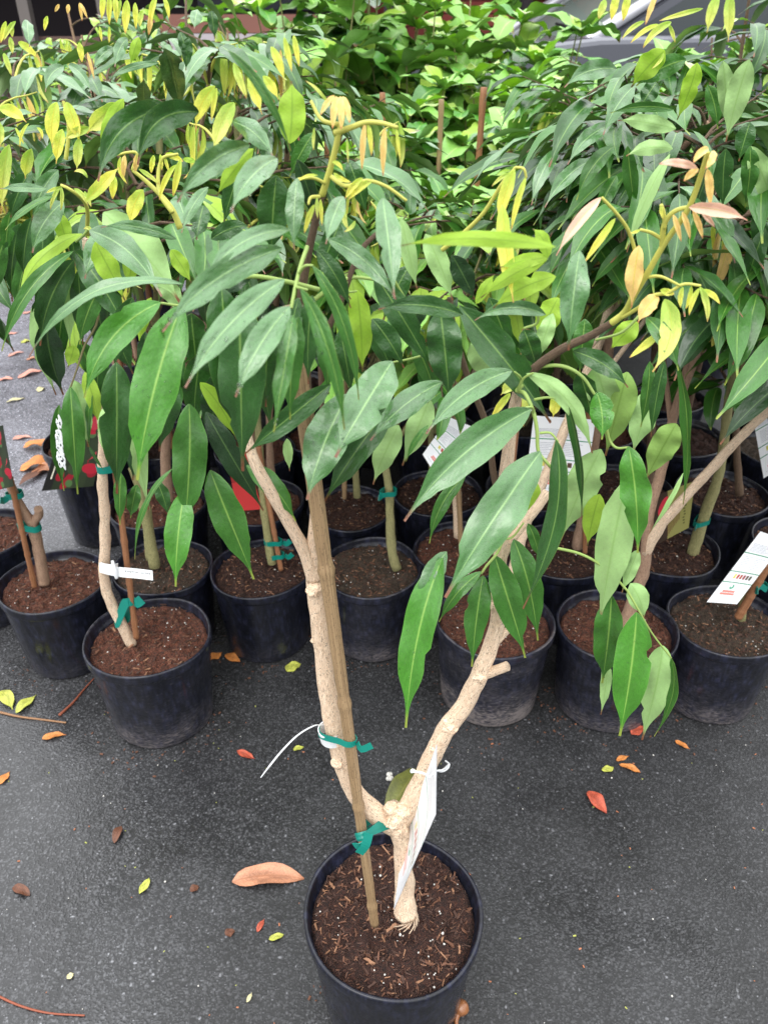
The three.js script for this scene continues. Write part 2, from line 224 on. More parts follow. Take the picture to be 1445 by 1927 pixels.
{
  // a dark grey car seen from its front corner; x runs to its rear, z is its side
  const car = thing('parked_car', 'dark grey car with a raked windscreen parked beyond the shrubs', 'car', null, 1.62, 0, -6.3, 0.30);
  const body = new THREE.MeshPhysicalMaterial({ color: lin(0.10, 0.105, 0.13), roughness: 0.35, metalness: 0.4, clearcoat: 1, clearcoatRoughness: 0.08 });
  const silver = new THREE.MeshPhysicalMaterial({ color: lin(0.55, 0.55, 0.60), roughness: 0.3, metalness: 0.3, clearcoat: 1 }), glass = new THREE.MeshPhysicalMaterial({ color: lin(0.05, 0.06, 0.065), roughness: 0.06, ior: 1.6 }), rub = new THREE.MeshStandardMaterial({ color: lin(0.015, 0.015, 0.016), roughness: 0.8 });
  const sh = new THREE.Shape(); sh.moveTo(-1.7, 0.42); sh.lineTo(-1.74, 0.95); sh.quadraticCurveTo(-1.7, 1.12, -1.4, 1.18); sh.lineTo(-0.1, 1.30); sh.lineTo(3.0, 1.34); sh.lineTo(3.1, 0.9); sh.lineTo(3.05, 0.42); sh.lineTo(2.55, 0.40); sh.absarc(2.15, 0.40, 0.42, 0, Math.PI, false); sh.lineTo(-0.55, 0.40); sh.absarc(-0.95, 0.40, 0.42, 0, Math.PI, false); sh.lineTo(-1.7, 0.42);
  mesh('body', new THREE.ExtrudeGeometry(sh, { depth: 1.72, bevelEnabled: true, bevelThickness: 0.06, bevelSize: 0.05, bevelSegments: 3, curveSegments: 10 }).translate(0, 0, -1.78), body, car);
  const cab = new THREE.Shape(); cab.moveTo(-0.02, 1.30); cab.lineTo(1.0, 1.85); cab.lineTo(2.5, 1.90); cab.lineTo(3.0, 1.33); cab.lineTo(-0.02, 1.30);
  mesh('cabin', new THREE.ExtrudeGeometry(cab, { depth: 1.48, bevelEnabled: true, bevelThickness: 0.05, bevelSize: 0.03, bevelSegments: 2 }).translate(0, 0, -1.66), body, car);
  for (const z of [-0.14, -1.68]) mesh('pillar', tube([V(-0.14, 1.325, z), V(0.4, 1.60, z), V(1.0, 1.895, z + 0.01)], [0.05, 0.042, 0.045], 8, 10), silver, car); for (const z of [-0.5, -1.15]) mesh('wiper', tube([V(-0.10, 1.35, z), V(0.02, 1.41, z - 0.25), V(0.06, 1.43, z - 0.5)], [0.012, 0.01, 0.008], 6, 8), rub, car);
  const ws = new THREE.BufferGeometry(); ws.setAttribute('position', new THREE.Float32BufferAttribute([-0.10, 1.335, -0.22, -0.10, 1.335, -1.60, 0.94, 1.868, -1.52, 0.94, 1.868, -0.30], 3)); ws.setIndex([0, 1, 2, 0, 2, 3]); ws.computeVertexNormals();
  mesh('windscreen', ws, new THREE.MeshPhysicalMaterial({ color: lin(0.17, 0.21, 0.19), roughness: 0.04, ior: 1.7, side: THREE.DoubleSide }), car);
  const sw = new THREE.Shape(); sw.moveTo(0.20, 1.36); sw.lineTo(1.06, 1.81); sw.lineTo(1.55, 1.83); sw.lineTo(1.55, 1.37); sw.lineTo(0.2, 1.36); const sw2 = new THREE.Shape(); sw2.moveTo(1.65, 1.37); sw2.lineTo(1.65, 1.83); sw2.lineTo(2.42, 1.84); sw2.lineTo(2.75, 1.38); sw2.lineTo(1.65, 1.37);
  for (const q of [sw, sw2]) mesh('side_window', new THREE.ExtrudeGeometry(q, { depth: 0.01, bevelEnabled: false }).translate(0, 0, -0.128), glass, car);
  for (const x of [-0.95, 2.15]) for (const z of [-0.05, -1.66]) { const w = mesh('wheel', new THREE.CylinderGeometry(0.35, 0.35, 0.22, 28).rotateX(Math.PI / 2).translate(x, 0.352, z), rub, car); mesh('rim', new THREE.CylinderGeometry(0.22, 0.22, 0.235, 20).rotateX(Math.PI / 2).translate(x, 0.352, z), silver, w); }
  mesh('headlight', new THREE.SphereGeometry(0.13, 14, 10).scale(0.6, 0.6, 1.3).translate(-1.66, 0.98, -0.2), silver, car); mesh('headlight', new THREE.SphereGeometry(0.13, 14, 10).scale(0.6, 0.6, 1.3).translate(-1.66, 0.98, -1.52), silver, car);
}
// ------------------------------------------------------------------ pots and saplings
const potGeo = (() => {
  const p = [[0, 0.203], [0.124, 0.203], [0.1325, 0.244], [0.1335, 0.2505], [0.1365, 0.2525], [0.1395, 0.2508], [0.1405, 0.247], [0.1400, 0.231], [0.1385, 0.2285], [0.1355, 0.2275], [0.1345, 0.222], [0.1180, 0.022], [0.1165, 0.006], [0.113, 0.001], [0, 0.002]].map(([x, y]) => new THREE.Vector2(x, y)).reverse();
  const make = (seed) => { const g = new THREE.LatheGeometry(p, 144), a = g.attributes.position; for (let i = 0; i < a.count; i++) { const x = a.getX(i), z = a.getZ(i), an = Math.atan2(z, x), k = 1 + 0.018 * Math.sin(an * 2 + seed) + (a.getY(i) < 0.2 && a.getY(i) > 0.01 && Math.hypot(x, z) > 0.11 ? 0.010 * Math.max(0, Math.sin(an * 18) - 0.6) : 0) + 0.006 * Math.sin(an * 5 + seed * 3); a.setX(i, x * k); a.setZ(i, z * k); a.setY(i, a.getY(i) + (a.getY(i) > 0.2 ? 0.0025 * Math.sin(an * 3 + seed) : 0)); const uv = g.attributes.uv; uv.setY(i, clamp(a.getY(i) / 0.2525, 0, 1)); } g.computeVertexNormals(); return g; };
  return [0.3, 1.9, 4.0].map(make);
})();
const SOILY = 0.231;
const soilH = (x, z, s) => 0.009 * noise(x * 22 + s * 9, z * 22, s) + 0.009 * noise(x * 60, z * 60 + s * 5, 3) + 0.007 * noise(x * 130, z * 130, 7);
const soilGeo = [1, 2, 3].map((s) => { const g = new THREE.CircleGeometry(0.1315, 48), rings = 26, pos = [0, SOILY + soilH(0, 0, s), 0], uv = [0, 0], idx = [], n = 72; for (let i = 1; i <= rings; i++) for (let j = 0; j < n; j++) { const r = 0.1305 * i / rings, a = j / n * Math.PI * 2, x = r * Math.cos(a), z = r * Math.sin(a); pos.push(x, SOILY + soilH(x, z, s) - (i === rings ? 0.01 : 0), z); uv.push(x / 0.28, z / 0.28); } for (let j = 0; j < n; j++) idx.push(0, 1 + (j + 1) % n, 1 + j); for (let i = 0; i < rings - 1; i++) for (let j = 0; j < n; j++) { const a = 1 + i * n + j, b = 1 + i * n + (j + 1) % n; idx.push(a, b, a + n, b, b + n, a + n); } const q = new THREE.BufferGeometry(); q.setAttribute('position', new THREE.Float32BufferAttribute(pos, 3)); q.setAttribute('uv', new THREE.Float32BufferAttribute(uv, 2)); q.setIndex(idx); q.computeVertexNormals(); return q; });
function chipsGeo(seed, soil, count, lo, hi, kind) {
  const r = rng(seed), list = [];
  for (let i = 0; i < count; i++) {
    const a = r() * Math.PI * 2, d = 0.125 * Math.sqrt(r()), x = d * Math.cos(a), z = d * Math.sin(a), l = lerp(lo, hi, r() * r());
    const g = kind === 'perlite' ? new THREE.IcosahedronGeometry(l, 1).scale(1, 0.85, 1.1) : new THREE.BoxGeometry(l * 1.35, l * 0.2, l * lerp(0.16, 0.42, r()), 3, 1, 1);
    const p = g.attributes.position; for (let k = 0; k < p.count; k++) { const f = 1 + (kind === 'perlite' ? 0.35 : 0.8) * noise(p.getX(k) * 300 + i * 3.7, p.getY(k) * 500, p.getZ(k) * 500); p.setXYZ(k, p.getX(k) * f, p.getY(k) * f, p.getZ(k) * f); }
    g.rotateX((r() - 0.5) * 1.1).rotateY(r() * 7).rotateZ((r() - 0.5) * 0.9).translate(x, SOILY + soilH(x, z, soil) + l * (kind === 'perlite' ? 0.25 : 0.12), z); g.computeVertexNormals(); list.push(g);
  }
  return merge(list);
}
const chipSets = [0, 1, 2].map((k) => [0, 1, 2].map((c) => chipsGeo(40 + k * 5 + c, k + 1, [520, 260, 80][c], 0.003, [0.011, 0.012, 0.012][c])));
const perlSets = [0, 1, 2].map((k) => chipsGeo(80 + k, k + 1, 44, 0.0009, 0.0024, 'perlite'));
function addPot(t, s, o = {}) {
  const { soil = 0, dirt = 0, turn = 0, tall = 1 } = o, pot = mesh('pot', potGeo[Math.floor(turn * 3) % 3], potMat[dirt], t); pot.scale.set(s, s * tall, s); pot.rotation.y = turn * 7;
  const so = mesh('soil', soilGeo[soil], soilMat[soil], t); so.scale.set(s, s * tall, s); so.rotation.y = turn * 9;
  if (o.chips !== false) { for (let c = 0; c < 3; c++) { const m = mesh('bark_chips', chipSets[soil][c], chipMat[Math.min(2, Math.max(0, c + (soil === 1 ? 0 : soil === 2 ? 0 : -0)))], so); m.userData.kind = 'stuff'; } const m = mesh('perlite', perlSets[soil], perliteMat, so); m.userData.kind = 'stuff'; }
}
// leaves of the saplings: a few shapes, shared by all
function canon(droop, w, o) { const path = (u) => { const a0 = o.a0 ?? 0, K = droop, a = a0 - K * u, L = 1, N = 12; let y = 0, z = 0; for (let i = 0; i < N; i++) { const b = a0 - K * u * (i + 0.5) / N; y += Math.sin(b) * u / N; z += Math.cos(b) * u / N; } const sw = (o.sway ?? 0) * u * u; return { p: V(sw, y, z), t: V(2 * (o.sway ?? 0) * u, Math.sin(a), Math.cos(a)).normalize(), n: V(0, Math.cos(a), -Math.sin(a)) }; }; return leafGeo(path, w, o); }
const LEAF = {
  long: [0.35, 0.7, 1.05, 1.4, 1.75, 0.9].map((d, i) => canon(d, 0.23 + 0.03 * (i % 3), { nu: 10, fold: 0.16 + 0.1 * (i % 3), wave: 0.16, ph: i, sway: [0.08, -0.1, 0.05, -0.04, 0.1, -0.12][i] })),
  narrow: [0.5, 0.85, 1.2, 1.5, 0.7].map((d, i) => canon(d, 0.20 + 0.02 * (i % 3), { nu: 10, fold: 0.2 + 0.1 * (i % 3), wave: 0.14, ph: i * 2, sway: [0.1, -0.1, 0.06, -0.05, 0.12][i] })),
  shrub: [0.3, 0.7, 1.1, 0.5, 1.4, 0.9].map((d, i) => canon(d, 0.40 + 0.05 * (i % 3), { nu: 10, fold: 0.2 + 0.12 * (i % 2), wave: 0.22, wf: 10 + i, ph: i * 1.3, prof: i % 2 ? 'ovate' : 'obovate', a0: 0.1, sway: [0.06, -0.08, 0.05, -0.03, 0.08, -0.05][i] })),
  round: [0.25, 0.6, 0.95, 0.4, 1.2].map((d, i) => canon(d, 0.50 + 0.06 * (i % 3), { nu: 9, fold: 0.22 + 0.12 * (i % 2), wave: 0.10, ph: i, prof: 'obovate', a0: 0.15 })),
  citrus: [0.4, 0.8, 1.2].map((d, i) => canon(d, 0.36, { nu: 9, fold: 0.35, wave: 0.16, ph: i, prof: 'ovate' })),
  flush: [0.3, 0.6, 1.0, 0.2].map((d, i) => canon(d, 0.17 + 0.03 * (i % 2), { nu: 9, fold: 0.75 - 0.25 * (i % 2), wave: 0.12, ph: i, prof: 'strap' })),
};
const Q = new THREE.Matrix4();
function putLeaf(t, geo, mats, p, dir, len, roll = 0, name = 'leaf') {
  const z = dir.clone().normalize(), up = Math.abs(z.y) > 0.96 ? V(z.x * 3, 0.2, z.z * 3 + 0.01) : V(0, 1, 0), x = up.clone().cross(z).normalize(), y = z.clone().cross(x);
  if (Math.abs(z.y) > 0.96 && z.y < 0) { }
  Q.makeBasis(x, y, z); const m = new THREE.Mesh(geo, mats); m.name = name; m.castShadow = m.receiveShadow = true; m.quaternion.setFromRotationMatrix(Q); m.rotateZ(roll); m.position.copy(p); m.scale.setScalar(len); t.add(m); return m;
}
function weighted(r, table) { let s = 0; for (const k in table) s += table[k]; let x = r() * s; for (const k in table) { x -= table[k]; if (x <= 0) return k; } }
// grows twigs with leaves along limbs (lists of points in the sapling's own axes)
function growCrown(t, limbs, o) {
  const r = rng(o.seed), tubes = [], ytubes = [], { count = 40, leafLen = 0.14, shape = 'long', mix = { d: 4, m: 3, s: 3, g: 2, l: 1 }, flush = 0.12, from = 0.35, out = 0.14, droop = 0.5, min = 4, max = 7, flushMix = { y: 4, Y: 4, p: 1, k: 1 } } = o;
  const curves = limbs.map((l) => new THREE.CatmullRomCurve3(l)); let made = 0;
  for (let k = 0; k < count; k++) {
    const c = curves[k % curves.length], s = from + (1 - from) * Math.pow(r(), 0.75), a = c.getPointAt(Math.min(1, s)), top = s > 0.86, az = (o.face !== undefined && r() < 0.5 ? o.face + (r() - 0.5) * 2.2 : r() * Math.PI * 2), o1 = out * (0.4 + 0.8 * r()) * (1.15 - 0.55 * s);
    const d = V(Math.cos(az), lerp(0.15, 0.7, r()) * (top ? 1.6 : 1), Math.sin(az)).normalize(), e = a.clone().addScaledVector(d, o1), isFlush = r() < flush * (s > 0.55 ? 1.7 : 0.5);
    const rl = lerp(0.07, 0.15, r()) * (leafLen / 0.14) * (isFlush ? 0.5 : 1), rd = V(d.x, d.y * 0.5 - 0.1 * droop, d.z).normalize(), n = Math.round(lerp(min, max, r())), f = e.clone().addScaledVector(rd, rl * 0.5).add(V(0, -0.006, 0)), h = e.clone().addScaledVector(rd, rl).add(V(0, -0.02 * droop, 0));
    (isFlush ? ytubes : tubes).push(tube([a, a.clone().lerp(e, 0.5).add(V(0, 0.008, 0)), e, f, h], [0.0035, 0.003, 0.0022, 0.0016, 0.0011], 5, 7));
    const rc = new THREE.CatmullRomCurve3([e, f, h]), side = V(0, 1, 0).cross(rd).normalize();
    for (let i = 0; i < n; i++) {
      if (made >= (o.most ?? 285)) break; made++;
      const u = n > 1 ? i / (n - 1) : 1, p = rc.getPointAt(u), sd = i % 2 ? 1 : -1, last = i === n - 1;
      if (isFlush) { const len = leafLen * lerp(0.4, 0.75, r()); putLeaf(t, LEAF.flush[Math.floor(r() * 4)], KIND[weighted(r, flushMix)], p, V(rd.x * 0.25 + side.x * sd * 0.25 + (r() - 0.5) * 0.25, -1.2 - r() * 0.8, rd.z * 0.25 + side.z * sd * 0.25 + (r() - 0.5) * 0.25), len, (r() - 0.5) * 2.4, 'young_leaf'); continue; }
      const dr = V(rd.x + side.x * sd * (last ? 0.1 : 0.9), rd.y - droop * (0.3 + 0.9 * r()), rd.z + side.z * sd * (last ? 0.1 : 0.9)), len = leafLen * lerp(0.7, 1.2, r());
      putLeaf(t, LEAF[shape][Math.floor(r() * LEAF[shape].length)], KIND[weighted(r, o.mix ?? mix)], p, dr, len, (r() - 0.5) * 0.9);
    }
  }
  if (tubes.length) mesh('branch', merge(tubes), o.twig ?? barkDark, t);
  if (ytubes.length) mesh('shoot', merge(ytubes), stalkYel, t);
}
const W2L = (t, pts) => pts.map((p) => p.clone().sub(t.position));
function tie(t, a, b, ra, rb, up = V(0, 1, 0), tails = 1, w = 0.011) {   // a plastic ribbon round two stems
  const d = b.clone().sub(a); d.addScaledVector(up, -d.dot(up)); const L = d.length(), x = d.clone().normalize(), y = up.clone().cross(x).normalize(), c = [];
  for (let i = 0; i <= 6; i++) { const an = Math.PI / 2 + i / 6 * Math.PI; c.push(a.clone().addScaledVector(x, Math.cos(an) * ra).addScaledVector(y, Math.sin(an) * ra)); }
  const bb = a.clone().addScaledVector(x, L).addScaledVector(up, b.clone().sub(a).dot(up)); for (let i = 0; i <= 6; i++) { const an = -Math.PI / 2 + i / 6 * Math.PI; c.push(bb.clone().addScaledVector(x, Math.cos(an) * rb).addScaledVector(y, Math.sin(an) * rb)); }
  const list = [ribbon(c, up, w, 0.001, 40, true)];
  for (let i = 0; i < tails; i++) { const e = bb.clone().addScaledVector(x, rb).addScaledVector(y, rb * 0.6); list.push(ribbon([e, e.clone().addScaledVector(x, 0.008 + i * 0.01).addScaledVector(up, -0.004), e.clone().addScaledVector(x, 0.018 + i * 0.012).addScaledVector(up, 0.005 - i * 0.014).addScaledVector(y, 0.008)], up, w * 1.1, 0.001, 8)); }
  mesh('tie', merge(list), tieMat, t);
}
// ------------------------------------------------------------------ the sapling in front
function ray(px, py, d) { const o = camera.position, q = P(px, py, 1).sub(o), t = (-d - o.z) / q.z; return o.clone().addScaledVector(q, t); }   // seen at px, py and d metres in front of the camera over the ground
const depthOf = (v) => -v.clone().applyMatrix4(camera.matrixWorldInverse).z;
camera.matrixWorldInverse.copy(camera.matrixWorld).invert();
const lr = rng(77);
// base, tip, width and sideways bow as in the photograph, kind, distance and how much nearer or farther the tip is, roll about the midrib
function handLeaf(t, [bx, by, tx, ty, w, bend, kind, d, dd = 0, roll = 0], o = {}) {
  const a = ray(bx, by, d).sub(t.position), c = ray(tx, ty, d + dd).sub(t.position), len = Math.hypot(tx - bx, ty - by), nx = -(ty - by) / len, ny = (tx - bx) / len, zm = depthOf(ray((bx + tx) / 2, (by + ty) / 2, d + dd / 2));
  const eye = camera.position.clone().sub(t.position), real = a.distanceTo(c), m = ray((bx + tx) / 2 + nx * bend, (by + ty) / 2 + ny * bend, d + dd / 2).sub(t.position);
  m.addScaledVector(eye.clone().sub(m).normalize(), real * (o.arch ?? 0.13) * (0.3 + 1.4 * lr())).add(V(0, real * 0.05, 0)); const rc = real * (0.02 + 0.07 * lr());
  const wig = (lr() - 0.5) * 0.5 + roll * Math.PI / 180, under = 'lLk'.includes(kind) || (kind === 'g' && lr() < 0.5);
  const path = (u) => {
    const p = a.clone().multiplyScalar((1 - u) * (1 - u)).addScaledVector(m, 2 * u * (1 - u)).addScaledVector(c, u * u); p.y -= rc * Math.pow(u, 4) - rc * u * 0.4;
    const tg = m.clone().sub(a).multiplyScalar(1 - u).addScaledVector(c.clone().sub(m), u).normalize();
    let n = eye.clone().sub(p).normalize(); n.addScaledVector(tg, -n.dot(tg)).normalize(); n.applyAxisAngle(tg, wig); if (under) n.negate();
    return { p, t: tg, n };
  };
  const yellow = 'ypqY'.includes(kind), prof = o.prof ?? (yellow && w < 22 ? 'strap' : 'lance');
  const g = leafGeo(path, w * zm / FPX * (yellow ? 0.80 : 0.89), { nu: w > 50 ? 22 : 14, nv: 6, ragged: 0.06 + 0.08 * lr(), nick: w > 36 && lr() < 0.35 ? [0.25 + 0.6 * lr(), 0.2 + 0.35 * lr(), lr() < 0.5 ? 1 : -1] : null, fold: o.fold ?? (yellow ? 0.35 + 0.5 * lr() : 0.12 + 0.34 * lr()), wave: 0.10 + 0.18 * lr(), wf: 11 + 8 * lr(), ph: lr() * 6, twist: (lr() - 0.5) * 0.5, curl: 0.30 * lr(), prof });
  const q = mesh(yellow ? 'young_leaf' : 'leaf', g, KIND[kind], t);
  if (o.drops) { // rain drops on the upper face
    const ps = g.attributes.position, ns = g.attributes.normal, ix = g.index.array, nt = g.groups[0].count / 3, l = []; for (let i = 0; i < o.drops; i++) { const f = Math.floor(lr() * nt) * 3, a1 = lr(), b1 = (1 - a1) * lr(), w3 = [a1, b1, 1 - a1 - b1], pp = V(0, 0, 0), nn = V(0, 0, 0); for (let k = 0; k < 3; k++) { pp.addScaledVector(V().fromBufferAttribute(ps, ix[f + k]), w3[k]); nn.addScaledVector(V().fromBufferAttribute(ns, ix[f + k]), w3[k]); } const r = 0.0005 + 0.0010 * lr() * lr(), s = new THREE.SphereGeometry(r, 8, 6).scale(1, 0.55, 1 + lr() * 0.8).rotateY(lr() * 6); s.applyQuaternion(new THREE.Quaternion().setFromUnitVectors(V(0, 1, 0), nn.normalize())); s.translate(pp.x + nn.x * r * 0.25, pp.y + nn.y * r * 0.25, pp.z + nn.z * r * 0.25); l.push(s); }
    const dm = mesh('water_drops', merge(l), dropMat, q); dm.userData.kind = 'stuff';
  }
  return q;
}
const dropMat = new THREE.MeshPhysicalMaterial({ color: lin(0.95, 1, 0.95), transmission: 1, thickness: 0.001, roughness: 0.02, ior: 1.33 });
function stems(t, name, list, mat, seg) { mesh(name, merge(list.map(([pts, r0, r1]) => tube(pts.map(([x, y, d]) => ray(x, y, d).sub(t.position)), pts.map((_, i) => lerp(r0, r1, i / (pts.length - 1))), 7, seg ?? pts.length * 4))), mat, t); }

const front = thing('potted_sapling', 'forked sapling with bamboo stake in the lone black pot standing nearest on the asphalt', 'potted tree', null, 0.014, 0, -0.664);
addPot(front, 0.978, { soil: 0, dirt: 0, turn: 0.05, chips: true });
{ // more loose bark and perlite lies in this pot, seen close
  for (let c = 0; c < 3; c++) { const m = mesh('bark_chips', chipsGeo(140 + c, 1, [800, 260, 70][c], 0.002, [0.007, 0.012, 0.015][c]), chipMat[c], front); m.userData.kind = 'stuff'; m.scale.setScalar(0.978); }
  const m = mesh('perlite', chipsGeo(150, 1, 26, 0.0012, 0.0028, 'perlite'), perliteMat, front); m.userData.kind = 'stuff'; m.scale.setScalar(0.978);
}
{
  const R = (pts, rad, bump = 0.16, seed = 0) => tube(pts.map(([x, y, d]) => ray(x, y, d).sub(front.position)), rad, 14, pts.length * 7, bump, seed);
  const trunk = [
    R([[764, 1722, 0.640], [761, 1690, 0.648], [760, 1640, 0.655], [756, 1590, 0.66], [746, 1545, 0.665], [738, 1515, 0.668]], [0.0175, 0.0158, 0.0132, 0.0122, 0.0155, 0.010], 0.22, 1),
    R([[752, 1560, 0.664], [725, 1543, 0.663], [698, 1522, 0.662], [664, 1485, 0.662], [641, 1420, 0.664], [628, 1370, 0.666], [619, 1320, 0.668], [607, 1220, 0.67], [598, 1140, 0.672], [592, 1085, 0.674], [590, 1030, 0.674], [596, 960, 0.673], [589, 870, 0.67]], [0.0145, 0.0150, 0.0140, 0.0122, 0.0120, 0.0116, 0.0112, 0.0100, 0.0108, 0.0100, 0.0078, 0.0068, 0.0060], 0.15, 2),
    R([[745, 1555, 0.666], [770, 1515, 0.67], [795, 1462, 0.675], [822, 1405, 0.68], [842, 1368, 0.684], [872, 1330, 0.688], [892, 1290, 0.692], [908, 1255, 0.695], [925, 1212, 0.70], [935, 1170, 0.703], [937, 1110, 0.707], [941, 1040, 0.712], [948, 940, 0.715], [956, 850, 0.716], [968, 765, 0.715], [978, 722, 0.712]], [0.0145, 0.0138, 0.0124, 0.0118, 0.0122, 0.0110, 0.0106, 0.0112, 0.0096, 0.0092, 0.0086, 0.0082, 0.0076, 0.0068, 0.0058, 0.005], 0.20, 3),
    R([[592, 1090, 0.672], [575, 1040, 0.67], [545, 985, 0.665], [510, 925, 0.66], [478, 865, 0.665], [462, 800, 0.68], [450, 700, 0.69]], [0.0090, 0.0074, 0.0068, 0.0064, 0.0058, 0.0042, 0.003], 0.12, 4),
    R([[908, 1268, 0.695], [930, 1262, 0.69], [955, 1253, 0.686]], [0.0085, 0.0066, 0.0060], 0.1, 5), R([[934, 1205, 0.70], [948, 1192, 0.705], [963, 1180, 0.71]], [0.006, 0.0046, 0.004], 0.1, 6),
    R([[941, 1050, 0.712], [960, 1015, 0.72], [985, 985, 0.73], [1010, 955, 0.735], [1030, 925, 0.74]], [0.007, 0.0062, 0.006, 0.0058, 0.0056], 0.12, 7),
  ];
  const rk = rng(8); for (const [x, y, d, s] of [[746, 1540, 0.655, 0.0135], [735, 1522, 0.660, 0.010], [758, 1525, 0.66, 0.0115], [750, 1558, 0.654, 0.012], [741, 1548, 0.652, 0.011], [592, 1108, 0.665, 0.0092], [902, 1272, 0.69, 0.0100], [846, 1366, 0.68, 0.0105], [936, 1140, 0.70, 0.0085], [590, 1205, 0.668, 0.004], [822, 1405, 0.678, 0.0105], [635, 1436, 0.655, 0.008]]) {
    const g = new THREE.IcosahedronGeometry(s, 3), p = g.attributes.position; for (let i = 0; i < p.count; i++) { const f = 1 + 0.32 * noise(p.getX(i) * 170 + x, p.getY(i) * 210, p.getZ(i) * 210); p.setXYZ(i, p.getX(i) * f, p.getY(i) * f, p.getZ(i) * f); } const uvk = g.attributes.uv; for (let i = 0; i < uvk.count; i++) uvk.setXY(i, uvk.getX(i) * 0.05, uvk.getY(i) * 0.06); const c = ray(x, y, d).sub(front.position); g.translate(c.x, c.y, c.z); g.computeVertexNormals(); trunk.push(g);
  }
  const uvfix = trunk.map((g) => g); mesh('trunk', merge(uvfix), barkTan, front);
  const rt = []; for (let i = 0; i < 7; i++) { const a = -0.5 + i * 0.34, c = ray(764, 1722, 0.640).sub(front.position), r0 = 0.014, l = 0.019 + rk() * 0.009; rt.push(tube([c.clone().add(V(Math.cos(a) * r0, 0.002, Math.sin(a) * r0)), c.clone().add(V(Math.cos(a + 0.5) * l * 0.8, 0.001 + rk() * 0.004, Math.sin(a + 0.5) * l * 0.8)), c.clone().add(V(Math.cos(a + 0.9) * l, -0.004, Math.sin(a + 0.9) * l))], [0.0014, 0.0011, 0.0007], 6, 8)); } mesh('root', merge(rt), barkTan, front);
  // bamboo stake
  const s0 = ray(705, 1738, 0.634).sub(front.position), s1 = ray(546, 578, 0.655).sub(front.position), pts = [], rad = [], nodes = [0.05, 0.29, 0.49, 0.70, 0.90]; for (let i = 0; i <= 100; i++) { const u = i / 100; pts.push(s0.clone().lerp(s1, u)); let r = 0.0066 + 0.0019 * u; for (const n of nodes) r += 0.0019 * Math.exp(-Math.pow((u - n) / 0.006, 2)) - 0.0007 * Math.exp(-Math.pow((u - n - 0.016) / 0.008, 2)); rad.push(r); }
  mesh('stake', tube(pts, rad, 14, 150, 0.03, 9), bamboo, front);
  // ties round stem and stake
  const L = (x, y, d) => ray(x, y, d).sub(front.position);
  tie(front, L(622, 1378, 0.667), L(655, 1392, 0.643), 0.0150, 0.0105, V(0.15, 1, -0.25).normalize(), 1, 0.008);
  { const c = [], axis = L(735, 1550, 0.66).sub(L(690, 1515, 0.66)).normalize(); for (const [off, k] of [[0, 1], [0.014, 2]]) { const a = L(708 + off * 900, 1545 + off * 700, 0.66), b = L(683, 1570, 0.632), x = b.clone().sub(a), Ln = x.length(); x.normalize(); const y = axis.clone().addScaledVector(x, -axis.dot(x)).normalize().cross(x).normalize(), pp = []; for (let i = 0; i <= 6; i++) { const an = Math.PI / 2 + i / 6 * Math.PI; pp.push(a.clone().addScaledVector(x, Math.cos(an) * 0.0165).addScaledVector(y, Math.sin(an) * 0.0165)); } for (let i = 0; i <= 6; i++) { const an = -Math.PI / 2 + i / 6 * Math.PI; pp.push(b.clone().addScaledVector(x, Math.cos(an) * 0.0100).addScaledVector(y, Math.sin(an) * 0.0100)); } c.push(ribbon(pp, x.clone().cross(y), 0.0085, 0.0012, 48, true)); }
    c.push(ribbon([L(688, 1578, 0.622), L(678, 1590, 0.616), L(666, 1592, 0.618)], V(0.2, 1, 0), 0.010, 0.001, 8), ribbon([L(694, 1568, 0.62), L(688, 1590, 0.614), L(676, 1606, 0.612)], V(1, 0.3, 0), 0.012, 0.001, 8)); mesh('tie', merge(c), tieMat, front); }
  // green stalks of the compound leaves
  stems(front, 'branch', [
    [[[590, 880, 0.67], [579, 760, 0.667], [571, 640, 0.664], [566, 585, 0.66], [576, 500, 0.655], [592, 425, 0.65], [606, 368, 0.645]], 0.0058, 0.0028],
    [[[975, 724, 0.712], [1012, 688, 0.70], [1060, 655, 0.69], [1109, 633, 0.68], [1150, 608, 0.67]], 0.0050, 0.0034],
    [[[606, 640, 0.66], [640, 570, 0.66], [680, 470, 0.67], [720, 430, 0.68]], 0.003, 0.002],
    [[[948, 960, 0.715], [930, 900, 0.72], [915, 800, 0.725], [880, 710, 0.73], [852, 610, 0.735], [846, 560, 0.735]], 0.004, 0.003],
  ], barkDark);
